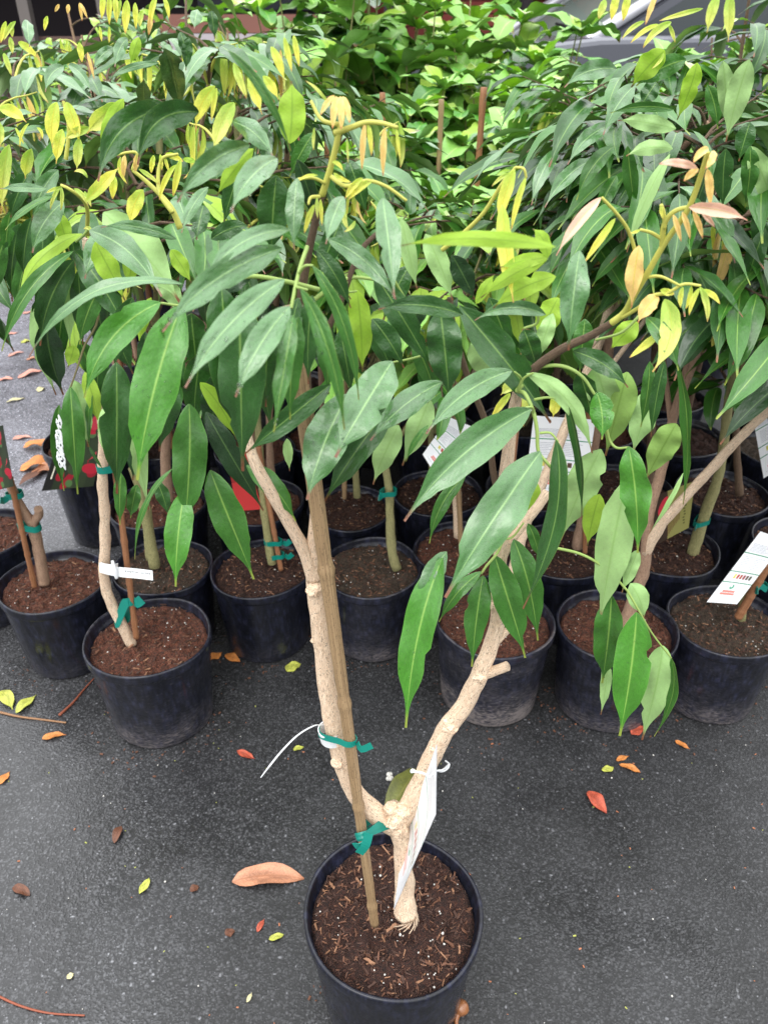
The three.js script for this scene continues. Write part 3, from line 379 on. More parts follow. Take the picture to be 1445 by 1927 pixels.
  stems(front, 'leaf_stalk', [
    [[[982, 726, 0.70], [972, 735, 0.69], [988, 742, 0.665], [1004, 778, 0.655], [1010, 810, 0.65], [1013, 850, 0.645], [1026, 868, 0.64], [1042, 885, 0.64]], 0.0022, 0.0016], [[[973, 735, 0.69], [980, 712, 0.67], [968, 700, 0.66]], 0.0014, 0.0010], [[[975, 735, 0.67], [985, 712, 0.665], [1003, 702, 0.66]], 0.0014, 0.001], [[[1004, 778, 0.655], [1000, 766, 0.65], [985, 768, 0.648]], 0.0012, 0.001], [[[1005, 752, 0.665], [1030, 748, 0.66], [1055, 752, 0.66]], 0.0014, 0.001], [[[1015, 815, 0.65], [1035, 815, 0.648], [1050, 832, 0.645]], 0.0014, 0.001],
    [[[1015, 690, 0.70], [1050, 688, 0.69], [1075, 695, 0.685], [1098, 712, 0.68], [1118, 742, 0.675]], 0.0020, 0.0014],
    [[[1140, 806, 0.72], [1148, 832, 0.72], [1160, 843, 0.715], [1182, 842, 0.71]], 0.0017, 0.0012],
    [[[960, 960, 0.712], [972, 985, 0.70], [950, 1008, 0.69], [936, 1040, 0.685], [915, 1065, 0.68], [905, 1080, 0.678]], 0.0020, 0.0013], [[[945, 1015, 0.69], [962, 1012, 0.69], [985, 984, 0.69]], 0.0014, 0.001],
    [[[1040, 1030, 0.735], [1090, 1042, 0.725], [1122, 1058, 0.715], [1160, 1090, 0.71], [1180, 1112, 0.705]], 0.0018, 0.0014], [[[1180, 1112, 0.705], [1199, 1145, 0.70], [1225, 1190, 0.70], [1262, 1238, 0.70]], 0.0014, 0.0010],
    [[[578, 465, 0.62], [566, 500, 0.58], [556, 540, 0.55], [548, 580, 0.535]], 0.0018, 0.0012], [[[556, 540, 0.55], [565, 542, 0.545], [580, 546, 0.545]], 0.0012, 0.0009], [[[562, 515, 0.565], [575, 500, 0.56], [590, 500, 0.56]], 0.0012, 0.0009],
    [[[600, 545, 0.655], [540, 530, 0.64], [470, 520, 0.63], [430, 532, 0.625], [380, 552, 0.62], [342, 572, 0.62]], 0.0022, 0.0014], [[[380, 552, 0.62], [345, 574, 0.62], [303, 570, 0.615]], 0.0014, 0.001],
    [[[585, 568, 0.655], [640, 530, 0.66], [665, 522, 0.665], [706, 526, 0.67]], 0.0022, 0.0013], [[[652, 530, 0.66], [655, 548, 0.66], [672, 548, 0.66]], 0.0012, 0.0009],
    [[[800, 668, 0.72], [770, 676, 0.71], [738, 682, 0.70]], 0.0014, 0.001], [[[1013, 590, 0.67], [1010, 608, 0.672], [985, 618, 0.675]], 0.0014, 0.0012],
    [[[760, 560, 0.72], [740, 525, 0.71], [718, 480, 0.70]], 0.0018, 0.0013], [[[143, 455, 1.08], [160, 440, 1.08], [170, 425, 1.08]], 0.002, 0.0014],
    [[[1202, 595, 0.68], [1170, 625, 0.68], [1120, 640, 0.69]], 0.0015, 0.0012],
  ], stalkMat);
  stems(front, 'shoot', [
    [[[606, 368, 0.645], [618, 330, 0.64], [630, 285, 0.635], [640, 240, 0.63], [648, 205, 0.63]], 0.0028, 0.0018], [[[630, 250, 0.632], [660, 240, 0.625], [690, 230, 0.62], [720, 232, 0.615], [748, 240, 0.61]], 0.0024, 0.0014], [[[612, 345, 0.64], [590, 335, 0.635], [560, 337, 0.63]], 0.0014, 0.001], [[[602, 370, 0.64], [585, 372, 0.635], [580, 385, 0.63]], 0.0016, 0.001], [[[620, 330, 0.64], [650, 350, 0.63], [690, 340, 0.63], [725, 350, 0.63], [765, 378, 0.63]], 0.0018, 0.0012], [[[640, 235, 0.63], [605, 225, 0.635], [585, 190, 0.64]], 0.0018, 0.0012],
    [[[1150, 608, 0.67], [1173, 590, 0.665], [1192, 555, 0.655], [1215, 518, 0.645], [1247, 462, 0.635], [1295, 391, 0.62], [1321, 320, 0.61], [1331, 286, 0.605]], 0.0034, 0.0018], [[[1205, 530, 0.65], [1196, 480, 0.645], [1182, 435, 0.64], [1158, 400, 0.63], [1132, 372, 0.625]], 0.0018, 0.0012], [[[1245, 465, 0.636], [1250, 420, 0.63], [1268, 398, 0.625], [1300, 390, 0.62], [1325, 395, 0.615]], 0.0024, 0.0013], [[[1250, 430, 0.63], [1248, 400, 0.628], [1243, 385, 0.627]], 0.0016, 0.0014], [[[1247, 452, 0.635], [1225, 438, 0.632], [1204, 432, 0.63]], 0.0016, 0.0012],
    [[[1168, 598, 0.665], [1200, 580, 0.655], [1232, 555, 0.645], [1255, 552, 0.64], [1285, 535, 0.635], [1318, 538, 0.632]], 0.0020, 0.0012], [[[1215, 522, 0.645], [1240, 520, 0.64], [1280, 538, 0.635]], 0.0016, 0.001],
    [[[832, 470, 0.70], [870, 440, 0.69], [910, 400, 0.68], [945, 345, 0.67], [970, 315, 0.665]], 0.0022, 0.0014], [[[970, 315, 0.665], [985, 318, 0.66], [990, 335, 0.66]], 0.0012, 0.001],
  ], stalkYel);
  const LEAVES = [
    // left of the stem, near and pale with sky
    [345, 535, 54, 668, 30, 96, 's', 0.60, -0.02, 35], [302, 569, 158, 742, 66, 42, 'b', 0.66, -0.06], [343, 572, 258, 900, 100, 12, 'b', 0.62, -0.05], [546, 432, 380, 530, 40, 32, 's', 0.55, -0.08, 20], [530, 467, 304, 612, 64, 12, 's', 0.53, -0.10],
    [304, 606, 310, 640, 10, 2, 'b', 0.46, 0], [535, 526, 348, 722, 62, 16, 's', 0.50, -0.08], [545, 577, 443, 742, 62, 10, 's', 0.47, -0.05], [552, 592, 515, 805, 42, -6, 'm', 0.46, -0.03, 20], [566, 543, 648, 800, 46, -26, 'm', 0.46, -0.03, 30], [588, 500, 675, 748, 34, -34, 'm', 0.53, -0.02, 30],
    [417, 540, 447, 822, 96, 4, 'd', 0.62, 0.01], [450, 556, 456, 877, 100, -4, 'd', 0.60, 0.01], [377, 720, 445, 822, 38, -8, 'k', 0.70, 0.02], [388, 775, 495, 955, 54, 8, 'x', 0.71, 0.01], [464, 876, 556, 976, 46, -14, 'm', 0.67, -0.01], [396, 885, 477, 1082, 74, 6, 'm', 0.70, -0.01],
    [356, 760, 347, 992, 74, -14, 'm', 0.70, -0.02], [348, 925, 330, 1098, 60, 4, 'b', 0.69, -0.04], [220, 682, 219, 921, 76, -6, 'd', 0.75, 0.0], [248, 740, 278, 948, 42, 6, 'l', 0.80, 0.02], [228, 890, 226, 985, 28, 0, 'm', 0.84, 0], [295, 905, 317, 968, 30, -4, 'd', 0.86, 0.0], [258, 912, 246, 974, 30, 0, 'm', 0.86, 0],
    [325, 882, 254, 1050, 16, 34, 'm', 0.72, -0.01, 30], [274, 624, 283, 742, 40, 4, 'x', 0.76, 0.01], [285, 560, 262, 650, 26, 4, 'k', 0.80, 0], [360, 590, 372, 700, 60, 0, 'd', 0.76, 0.02], [420, 600, 395, 720, 70, 0, 'x', 0.78, 0.02], [380, 660, 365, 800, 60, 4, 'd', 0.76, 0.02], [470, 600, 510, 800, 70, 0, 'd', 0.74, 0.02], [520, 640, 545, 745, 50, 0, 'k', 0.80, 0.0],
    [250, 560, 215, 690, 52, 4, 'd', 0.90, 0.01], [300, 622, 262, 762, 58, 0, 'x', 0.88, 0.01], [320, 640, 332, 765, 52, -4, 'd', 0.84, 0.01], [330, 700, 300, 845, 62, 4, 'd', 0.84, 0.01], [205, 760, 200, 862, 40, 0, 'l', 0.95, 0], [480, 650, 470, 790, 62, 0, 'x', 0.74, 0.01], [562, 560, 532, 745, 48, 6, 'd', 0.60, 0.0], [600, 600, 618, 740, 40, -8, 'm', 0.62, 0.0], [505, 600, 500, 760, 52, 0, 'd', 0.66, 0.0], [590, 640, 640, 720, 44, 0, 'x', 0.70, 0], [588, 556, 580, 716, 44, 6, 'd', 0.60, 0], [562, 596, 546, 786, 48, 8, 'm', 0.55, 0], [596, 470, 660, 575, 40, -6, 'd', 0.62, 0], [700, 600, 760, 690, 50, -4, 'd', 0.68, 0], [780, 640, 820, 740, 46, 0, 'm', 0.74, 0], [920, 560, 960, 660, 48, 0, 'd', 0.74, 0], [1100, 600, 1090, 700, 46, 0, 'm', 0.76, 0], [640, 620, 662, 740, 44, 0, 'd', 0.74, 0], [265, 800, 250, 900, 44, 0, 'x', 0.88, 0], [410, 700, 398, 830, 60, 0, 'x', 0.76, 0.01],
    // pale big leaves upper left
    [195, 400, 338, 562, 92, -4, 'l', 0.86, 0.0], [169, 434, 303, 545, 58, -20, 's', 0.78, -0.10], [332, 450, 190, 422, 28, 6, 's', 0.76, -0.05, 20], [180, 455, 235, 560, 52, 4, 'k', 0.92, 0.0], [250, 450, 290, 545, 40, -4, 'k', 0.92, 0], [300, 520, 345, 590, 44, 0, 'l', 0.90, 0], [322, 470, 360, 530, 34, 0, 'k', 0.94, 0],
    [327, 204, 184, 335, 64, 58, 'd', 0.80, -0.09], [374, 211, 258, 300, 62, 52, 'd', 0.78, -0.07], [337, 193, 306, 76, 52, 4, 's', 0.86, -0.12], [272, 197, 270, 148, 31, 0, 's', 0.92, -0.04], [470, 273, 333, 372, 54, 18, 's', 0.60, -0.07], [521, 298, 434, 392, 56, 10, 's', 0.58, -0.07], [477, 280, 408, 365, 38, 0, 'k', 0.66, 0.0],
    [438, 229, 515, 290, 44, -8, 's', 0.72, -0.06], [430, 95, 547, 278, 24, -22, 'm', 0.56, -0.02, 25], [545, 270, 548, 150, 62, 8, 'k', 0.70, 0.01], [560, 335, 553, 464, 40, 4, 's', 0.62, -0.02], [520, 330, 510, 478, 72, 0, 'd', 0.72, 0.01], [645, 370, 613, 456, 40, 2, 's', 0.60, -0.05], [383, 387, 370, 450, 44, 0, 'd', 0.72, -0.02], [398, 450, 472, 422, 36, -6, 'g', 0.74, 0], [392, 352, 342, 436, 26, 8, 's', 0.70, -0.04],
    [233, 186, 190, 290, 32, 6, 'k', 0.86, 0.0], [560, 300, 600, 420, 40, 0, 'x', 0.76, 0.02], [480, 470, 420, 560, 60, 0, 'x', 0.78, 0.0], [590, 250, 545, 330, 34, 0, 'm', 0.78, 0], [640, 420, 600, 520, 46, 0, 'd', 0.76, 0.0], [460, 300, 420, 420, 46, 0, 'd', 0.82, 0.0], [540, 380, 470, 470, 40, 0, 'm', 0.80, 0.0], [655, 300, 690, 400, 42, 0, 'd', 0.80, 0],
    // middle
    [617, 450, 745, 560, 42, -20, 's', 0.62, -0.05], [720, 373, 742, 552, 56, 0, 's', 0.58, -0.05], [705, 515, 815, 692, 58, 6, 'd', 0.70, 0.0], [870, 592, 712, 578, 44, 10, 'd', 0.64, -0.04], [828, 582, 846, 748, 78, 0, 'd', 0.70, -0.01], [865, 577, 1036, 789, 78, 6, 'd', 0.72, -0.02], [1026, 592, 893, 598, 34, 22, 's', 0.66, -0.03],
    [1045, 465, 754, 458, 34, 8, 'k', 0.44, 0.0], [755, 410, 785, 542, 36, 4, 'l', 0.74, 0.0], [800, 440, 852, 560, 48, 0, 'l', 0.72, 0.0], [1030, 487, 905, 558, 34, 6, 'k', 0.60, 0], [1045, 520, 928, 574, 46, 6, 'k', 0.62, 0], [1030, 485, 1002, 428, 30, 12, 'k', 0.60, 0], [1030, 484, 940, 500, 30, -4, 'k', 0.60, 0], [895, 572, 930, 515, 24, 0, 'k', 0.66, 0], [850, 480, 893, 562, 46, 0, 'x', 0.70, 0.01],
    [1090, 472, 1070, 652, 60, 4, 's', 0.58, -0.02], [672, 547, 682, 697, 52, -4, 'k', 0.72, 0.0], [622, 723, 461, 852, 52, -10, 'd', 0.62, -0.02], [738, 680, 631, 858, 92, -4, 's', 0.62, -0.07], [655, 742, 578, 938, 92, 10, 's', 0.66, -0.06], [832, 719, 697, 826, 55, 12, 's', 0.66, -0.04], [743, 752, 609, 938, 66, -4, 'd', 0.69, -0.03],
    [750, 800, 702, 906, 52, 0, 'l', 0.74, 0.01], [808, 750, 757, 870, 56, -6, 'l', 0.75, 0.0], [540, 825, 545, 884, 22, 0, 'l', 0.80, 0], [985, 620, 1010, 692, 48, 0, 'g', 0.74, 0.01], [1040, 590, 1008, 680, 36, 0, 'l', 0.76, 0.0], [885, 648, 935, 720, 60, -4, 'l', 0.76, 0.02], [800, 560, 760, 640, 40, 0, 'x', 0.78, 0], [690, 600, 740, 700, 44, 0, 'd', 0.80, 0.01],
    [770, 500, 720, 600, 50, 0, 'd', 0.78, 0], [860, 560, 800, 640, 44, 0, 'x', 0.80, 0], [600, 480, 660, 560, 40, 0, 'k', 0.82, 0], [590, 580, 640, 700, 40, 0, 'x', 0.82, 0],
    // right of the right stem
    [962, 698, 802, 812, 56, 22, 's', 0.66, -0.07], [806, 800, 764, 866, 14, 6, 'm', 0.58, 0], [998, 770, 761, 968, 82, 16, 's', 0.645, -0.08], [1016, 850, 838, 1118, 100, -4, 's', 0.64, -0.08], [990, 703, 1115, 846, 42, -40, 'l', 0.665, 0.0], [876, 895, 808, 1018, 32, 22, 'm', 0.70, -0.02], [1046, 828, 985, 1135, 54, -58, 'd', 0.64, -0.04, 38], [1062, 750, 1095, 968, 26, -18, 'd', 0.66, -0.01, 45],
    [1130, 845, 1055, 1012, 76, 4, 'l', 0.80, 0.02], [1128, 930, 1105, 1024, 46, 4, 'k', 0.80, 0.0], [1002, 900, 988, 990, 46, 0, 'k', 0.80, 0.0], [930, 1044, 989, 1230, 66, 6, 'm', 0.685, -0.02], [966, 1015, 1012, 1200, 58, -10, 'm', 0.70, -0.01], [909, 1083, 888, 1248, 54, 4, 'm', 0.68, -0.02], [905, 1076, 826, 1168, 32, 12, 'm', 0.675, -0.02, 25], [832, 1050, 764, 1358, 76, 22, 'b', 0.66, -0.06], [840, 1038, 792, 1155, 48, 14, 's', 0.67, -0.03], [993, 985, 1015, 1052, 26, -4, 'm', 0.70, 0],
    [1178, 905, 1128, 1170, 80, 6, 'l', 0.72, 0.0], [1182, 840, 1200, 1038, 66, -8, 'b', 0.70, -0.03], [1272, 797, 1215, 900, 62, 0, 'L', 0.80, 0.02], [1122, 738, 1132, 826, 52, -10, 'b', 0.675, -0.02], [1275, 685, 1286, 945, 30, -22, 'm', 0.72, -0.01, 30], [1250, 680, 1225, 818, 30, 6, 'd', 0.74, 0.0], [1222, 680, 1205, 802, 30, -8, 'm', 0.75, 0.0], [1285, 890, 1222, 1000, 12, -10, 'l', 0.74, 0, 40], [1200, 1035, 1170, 1112, 32, 0, 'l', 0.71, 0],
    [1150, 1120, 1133, 1283, 64, -4, 'm', 0.72, 0.0], [1197, 1152, 1166, 1382, 80, -8, 'b', 0.70, -0.03], [1247, 1215, 1209, 1386, 64, -6, 'l', 0.71, 0.01], [1262, 1238, 1232, 1380, 24, -34, 'm', 0.70, 0, 35], [1142, 1245, 1131, 1340, 24, -4, 'l', 0.73, 0], [1185, 1098, 1212, 1162, 46, -6, 'l', 0.73, 0], [1078, 661, 1182, 724, 44, -10, 'd', 0.69, -0.03], [1200, 607, 1148, 655, 46, 0, 'k', 0.70, 0], [1215, 597, 1277, 692, 40, -10, 'm', 0.64, -0.03],
    [1120, 690, 1150, 800, 70, 0, 'l', 0.84, 0.02], [1180, 700, 1140, 850, 70, 0, 'L', 0.84, 0.02], [1230, 730, 1190, 850, 60, 0, 'l', 0.84, 0], [1090, 700, 1115, 790, 50, 0, 'd', 0.84, 0.02], [1050, 560, 1010, 640, 56, 0, 'k', 0.78, 0],
    // yellow and copper young leaves
    [629, 180, 603, 216, 14, 4, 'p', 0.63, -0.01], [634, 182, 626, 240, 20, 2, 'p', 0.63, -0.01], [640, 182, 642, 242, 20, -2, 'p', 0.63, -0.01], [645, 182, 658, 230, 18, -4, 'p', 0.63, -0.01], [687, 232, 681, 318, 16, 2, 'p', 0.62, 0], [692, 232, 699, 290, 13, -2, 'y', 0.62, 0], [724, 240, 721, 328, 17, 2, 'p', 0.615, 0], [746, 240, 753, 300, 9, 2, 'y', 0.61, 0],
    [592, 385, 573, 438, 15, 2, 'y', 0.63, 0], [603, 375, 606, 422, 11, 0, 'y', 0.63, 0], [597, 372, 598, 410, 9, 2, 'Y', 0.63, 0], [682, 335, 650, 372, 17, 4, 'y', 0.63, 0], [702, 338, 656, 374, 17, 2, 'y', 0.63, 0], [625, 305, 645, 320, 10, -6, 'y', 0.63, 0], [628, 325, 660, 342, 12, 8, 'y', 0.63, 0], [668, 415, 648, 435, 10, -10, 'Y', 0.62, 0], [650, 390, 655, 430, 14, 10, 'Y', 0.62, 0], [598, 330, 560, 340, 8, 4, 'y', 0.63, 0], [653, 260, 655, 305, 7, 0, 'Y', 0.62, 0], [622, 200, 575, 150, 8, 4, 'Y', 0.64, 0], [592, 240, 590, 282, 8, 2, 'Y', 0.63, 0],
    [968, 318, 936, 420, 34, 4, 'y', 0.66, 0], [945, 386, 966, 566, 44, 6, 'y', 0.62, -0.02], [990, 332, 962, 430, 17, 4, 'y', 0.66, 0], [960, 325, 925, 350, 10, 4, 'Y', 0.66, 0],
    [1311, 316, 1240, 306, 20, 2, 'q', 0.61, -0.02], [1313, 318, 1286, 340, 18, 2, 'p', 0.61, 0], [1331, 279, 1304, 306, 20, 6, 'p', 0.605, -0.01], [1342, 284, 1326, 316, 19, -8, 'p', 0.605, -0.01], [1330, 318, 1336, 384, 20, -2, 'p', 0.605, 0], [1296, 390, 1406, 413, 34, -6, 'q', 0.615, -0.03], [1266, 404, 1281, 452, 14, 2, 'p', 0.62, 0], [1283, 398, 1298, 447, 14, 0, 'p', 0.62, 0], [1303, 396, 1322, 446, 15, 0, 'p', 0.62, 0], [1320, 400, 1344, 425, 13, 0, 'q', 0.62, 0],
    [1130, 372, 1047, 474, 28, 4, 'q', 0.62, -0.02], [1157, 411, 1100, 490, 19, -4, 'y', 0.63, 0], [1202, 462, 1188, 577, 44, 4, 'p', 0.635, 0], [1237, 556, 1200, 606, 40, 6, 'p', 0.645, -0.01], [1250, 563, 1228, 696, 54, -44, 'Y', 0.64, -0.03], [1247, 622, 1184, 672, 20, -4, 'y', 0.645, 0], [1284, 540, 1280, 578, 14, 6, 'y', 0.635, 0], [1300, 538, 1290, 580, 12, -4, 'y', 0.635, 0], [1316, 540, 1331, 602, 17, -6, 'Y', 0.63, 0], [1316, 542, 1296, 592, 14, 6, 'y', 0.63, 0], [1320, 545, 1354, 570, 14, -4, 'y', 0.63, 0], [1242, 545, 1268, 552, 18, 4, 'y', 0.64, 0], [1243, 385, 1247, 412, 9, 4, 'y', 0.627, 0], [1204, 432, 1186, 438, 8, -4, 'y', 0.63, 0],
    [972, 720, 942, 742, 28, 0, 'Y', 0.78, 0], [960, 740, 925, 785, 20, 0, 'y', 0.80, 0], [1000, 700, 985, 800, 30, 0, 'Y', 0.82, 0], [1050, 740, 1040, 785, 30, 0, 'y', 0.82, 0], [441, 193, 402, 284, 42, 10, 'Y', 0.74, -0.02], [405, 162, 368, 238, 36, 12, 'y', 0.80, 0], [408, 165, 398, 224, 14, 0, 'y', 0.79, 0], [440, 118, 464, 182, 20, 2, 'Y', 0.70, 0], [470, 140, 493, 212, 28, 4, 'y', 0.70, 0], [495, 143, 524, 186, 22, -4, 'y', 0.71, 0], [510, 88, 535, 150, 22, -4, 'y', 0.72, 0], [535, 70, 549, 132, 15, 0, 'y', 0.72, 0], [553, 66, 563, 124, 15, 0, 'y', 0.72, 0], [270, 357, 245, 422, 36, 8, 'y', 0.86, -0.01], [163, 378, 224, 312, 30, 6, 'y', 0.84, 0], [215, 330, 212, 372, 20, 0, 'y', 0.86, 0], [225, 195, 164, 248, 48, 0, 'Y', 0.90, 0],
  ];
  for (const row of LEAVES) handLeaf(front, row, { drops: 'sdmb'.includes(row[6]) && row[4] > 40 && row[7] < 0.74 && lr() < 0.7 ? Math.round(row[4] * 0.35) : 0 });
}
// ------------------------------------------------------------------ saplings in pots behind
const rayPts = (t, list) => list.map(([x, y, d]) => ray(x, y, d).sub(t.position));
function stem(t, list, r0, r1, mat, name = 'trunk', seed = 1) { const p = rayPts(t, list); mesh(name, tube(p, p.map((_, i) => lerp(r0, r1, i / (p.length - 1))), 10, p.length * 7, 0.24, seed), mat, t); return p; }
function stakeAt(t, x0, y0, d0, x1, y1, d1, mat = bambooRed, r = 0.0065) { const a = ray(x0, y0, d0).sub(t.position), b = ray(x1, y1, d1).sub(t.position), pts = [], rad = []; for (let i = 0; i <= 40; i++) { pts.push(a.clone().lerp(b, i / 40)); rad.push(r + (i % 9 === 4 ? 0.0012 : 0)); } mesh('stake', tube(pts, rad, 8, 60, 0.03, x0), mat, t); }
const POTGROUP = 'saplings in black pots behind the front one';
{
  // D: pot nearest on the left, with its own hanging leaves
  const t = thing('potted_sapling', 'sapling with white wrap label in the left pot that stands forward of its row', 'potted tree', POTGROUP, -0.531, 0, -1.293); addPot(t, 0.987, { soil: 1, dirt: 1, turn: 0.4 });
  const p = stem(t, [[248, 1212, 1.285], [228, 1170, 1.28], [208, 1130, 1.275], [196, 1085, 1.27], [199, 1020, 1.26], [197, 960, 1.25], [193, 900, 1.24], [195, 835, 1.23], [190, 740, 1.20], [186, 650, 1.17], [176, 560, 1.14], [165, 450, 1.12]], 0.0122, 0.007, barkTan, 'trunk', 3);
  stakeAt(t, 257, 1200, 1.275, 212, 840, 1.255); tie(t, p[1], ray(244, 1130, 1.27).sub(t.position), 0.013, 0.008, V(0, 1, -0.2).normalize(), 1, 0.020); tie(t, ray(196, 880, 1.24).sub(t.position), ray(214, 878, 1.25).sub(t.position), 0.013, 0.009, V(0, 1, 0), 0, 0.014);
  for (const row of [[155, 440, 30, 565, 38, 34, 'k', 1.06, -0.04, 30], [138, 473, 3, 656, 32, 34, 'm', 1.04, -0.05, 30], [141, 471, 236, 616, 62, -10, 'd', 1.06, -0.02], [140, 489, 74, 642, 58, 14, 'd', 1.07, 0.02], [90, 600, 118, 735, 58, 16, 'x', 1.10, 0.04], [75, 560, 105, 738, 40, 26, 'l', 1.12, 0.04], [136, 497, 132, 652, 28, 4, 'l', 1.08, 0.03], [147, 510, 156, 645, 40, -4, 'd', 1.08, 0.02], [133, 728, 145, 922, 48, -4, 'm', 1.05, 0.0], [112, 762, 119, 916, 32, 10, 'm', 1.06, 0], [138, 715, 165, 835, 46, -8, 'l', 1.10, 0.02], [140, 650, 128, 690, 30, -4, 'k', 1.1, 0], [175, 722, 168, 842, 18, 6, 'm', 1.06, 0, 40], [168, 838, 196, 885, 8, 4, 'd', 1.06, 0], [150, 640, 180, 720, 40, 0, 'm', 1.12, 0.02], [180, 560, 205, 680, 50, 0, 'x', 1.14, 0.02], [200, 600, 250, 700, 44, 0, 'd', 1.14, 0.02],
    [190, 540, 150, 645, 46, 6, 'm', 1.04, 0.01], [230, 480, 200, 605, 52, 4, 'd', 1.05, 0.01], [100, 520, 70, 625, 42, 6, 'd', 1.12, 0.02], [212, 430, 160, 522, 46, 12, 's', 1.0, -0.05], [270, 430, 240, 545, 46, 4, 'k', 1.05, 0], [190, 650, 182, 762, 44, 0, 'd', 1.08, 0.01], [60, 470, 32, 592, 36, 8, 'm', 1.12, 0.02], [160, 700, 188, 800, 34, -4, 'k', 1.06, 0], [95, 450, 100, 580, 44, 4, 'x', 1.14, 0.02], [50, 430, 62, 540, 40, 0, 'd', 1.14, 0.02], [10, 450, -10, 560, 36, 6, 'm', 1.12, 0.02], [125, 560, 112, 690, 40, 6, 'd', 1.12, 0.02],
    [120, 380, 60, 470, 46, 10, 's', 1.06, -0.06], [60, 410, 45, 520, 40, 6, 'd', 1.10, 0.02], [85, 390, 80, 520, 46, 0, 's', 1.08, 0.02], [40, 420, 22, 560, 44, 8, 'd', 1.12, 0.03], [110, 400, 130, 470, 36, 0, 'k', 1.1, 0], [20, 400, 10, 478, 30, 0, 'm', 1.12, 0], [110, 320, 60, 410, 40, 8, 's', 1.10, -0.05], [60, 320, 20, 410, 38, 6, 'd', 1.12, 0], [88, 355, 0, 352, 22, -8, 's', 1.0, -0.05, 20], [100, 370, 10, 430, 18, 8, 'm', 1.02, -0.02, 30], [18, 272, 4, 392, 36, 4, 'Y', 1.02, 0.02], [60, 280, 48, 334, 30, 4, 'Y', 1.04, 0.02], [108, 192, 99, 276, 34, 8, 'y', 1.12, 0], [125, 192, 150, 268, 34, -6, 'y', 1.12, 0], [118, 243, 106, 306, 27, 0, 'y', 1.04, 0], [150, 260, 145, 320, 24, 0, 'Y', 1.12, 0], [0, 205, 50, 228, 30, -8, 'y', 1.1, 0], [0, 230, 2, 275, 26, 0, 'Y', 1.1, 0], [170, 240, 120, 260, 24, 0, 'Y', 1.12, 0], [30, 240, 45, 270, 8, 0, 'y', 1.08, 0], [55, 232, 38, 275, 8, 8, 'y', 1.08, 0], [70, 240, 80, 260, 8, -8, 'y', 1.08, 0], [115, 350, 95, 392, 10, 4, 'Y', 1.03, 0], [115, 350, 115, 395, 10, -4, 'Y', 1.03, 0], [118, 352, 88, 362, 9, 0, 'Y', 1.03, 0], [140, 355, 165, 385, 12, -8, 'Y', 1.03, 0], [165, 335, 140, 322, 10, 12, 'Y', 1.03, 0], [160, 360, 172, 388, 11, 0, 'Y', 1.03, 0], [172, 440, 158, 430, 9, 12, 'Y', 1.05, 0], [165, 445, 178, 458, 8, 0, 'Y', 1.05, 0],
    [235, 292, 232, 335, 14, 0, 'p', 0.95, 0], [258, 290, 254, 325, 15, 0, 'p', 0.95, 0], [228, 295, 240, 345, 10, 16, 'y', 0.95, 0], [290, 292, 285, 325, 14, 2, 'y', 0.95, 0], [302, 290, 305, 320, 10, 0, 'y', 0.95, 0], [310, 295, 318, 322, 9, 0, 'y', 0.95, 0], [312, 290, 345, 302, 16, 0, 'y', 0.95, 0], [340, 300, 326, 368, 18, 0, 'y', 0.92, 0], [332, 310, 300, 375, 14, 8, 'y', 0.92, 0], [262, 318, 300, 345, 12, 0, 'Y', 0.94, 0], [345, 300, 372, 305, 12, 0, 'k', 0.94, 0]]) handLeaf(t, row);
  stems(t, 'shoot', [[[[340, 430, 0.94], [322, 390, 0.94], [280, 345, 0.95], [250, 320, 0.95]], 0.004, 0.002], [[[250, 320, 0.95], [258, 288, 0.95], [240, 287, 0.95], [222, 292, 0.95]], 0.002, 0.0012], [[[325, 400, 0.93], [300, 360, 0.94], [305, 300, 0.95], [335, 290, 0.94]], 0.003, 0.0015], [[[165, 445, 1.1], [160, 380, 1.05], [130, 355, 1.03], [115, 348, 1.03]], 0.003, 0.0018], [[[125, 300, 1.12], [130, 240, 1.12], [120, 190, 1.12]], 0.003, 0.0018]], stalkYel);
  stems(t, 'branch', [[[[165, 450, 1.12], [185, 600, 1.1], [160, 650, 1.08], [147, 690, 1.06], [134, 728, 1.05]], 0.002, 0.0012], [[[176, 560, 1.14], [200, 480, 1.10], [170, 440, 1.08]], 0.003, 0.002]], stalkBrown);
  growCrown(t, [rayPts(t, [[190, 760, 1.20], [240, 560, 1.34], [260, 400, 1.40], [250, 280, 1.42]]), rayPts(t, [[190, 760, 1.20], [150, 560, 1.36], [100, 430, 1.40], [80, 330, 1.42]])], { seed: 31, out: 0.10, count: 24, leafLen: 0.135, flush: 0.10, from: 0.45, mix: { d: 4, m: 3, s: 3, g: 2, l: 1, k: 1 } });
  // droppings on one hanging leaf
  const dr = []; for (let i = 0; i < 46; i++) { const u = Math.pow(lr(), 0.9), y = 782 + u * 108, x = 110 + (y - 782) * 0.06 + (lr() - 0.5) * (7 + 7 * u), c = ray(x, y, 1.034).sub(t.position); dr.push(new THREE.SphereGeometry(1, 6, 5).scale(0.0018 + lr() * 0.0016, 0.003 + 0.007 * lr(), 0.0007).translate(c.x, c.y, c.z)); } const dm = mesh('dried_splash', merge(dr), whiteMat, t); dm.userData.kind = 'stuff';
}
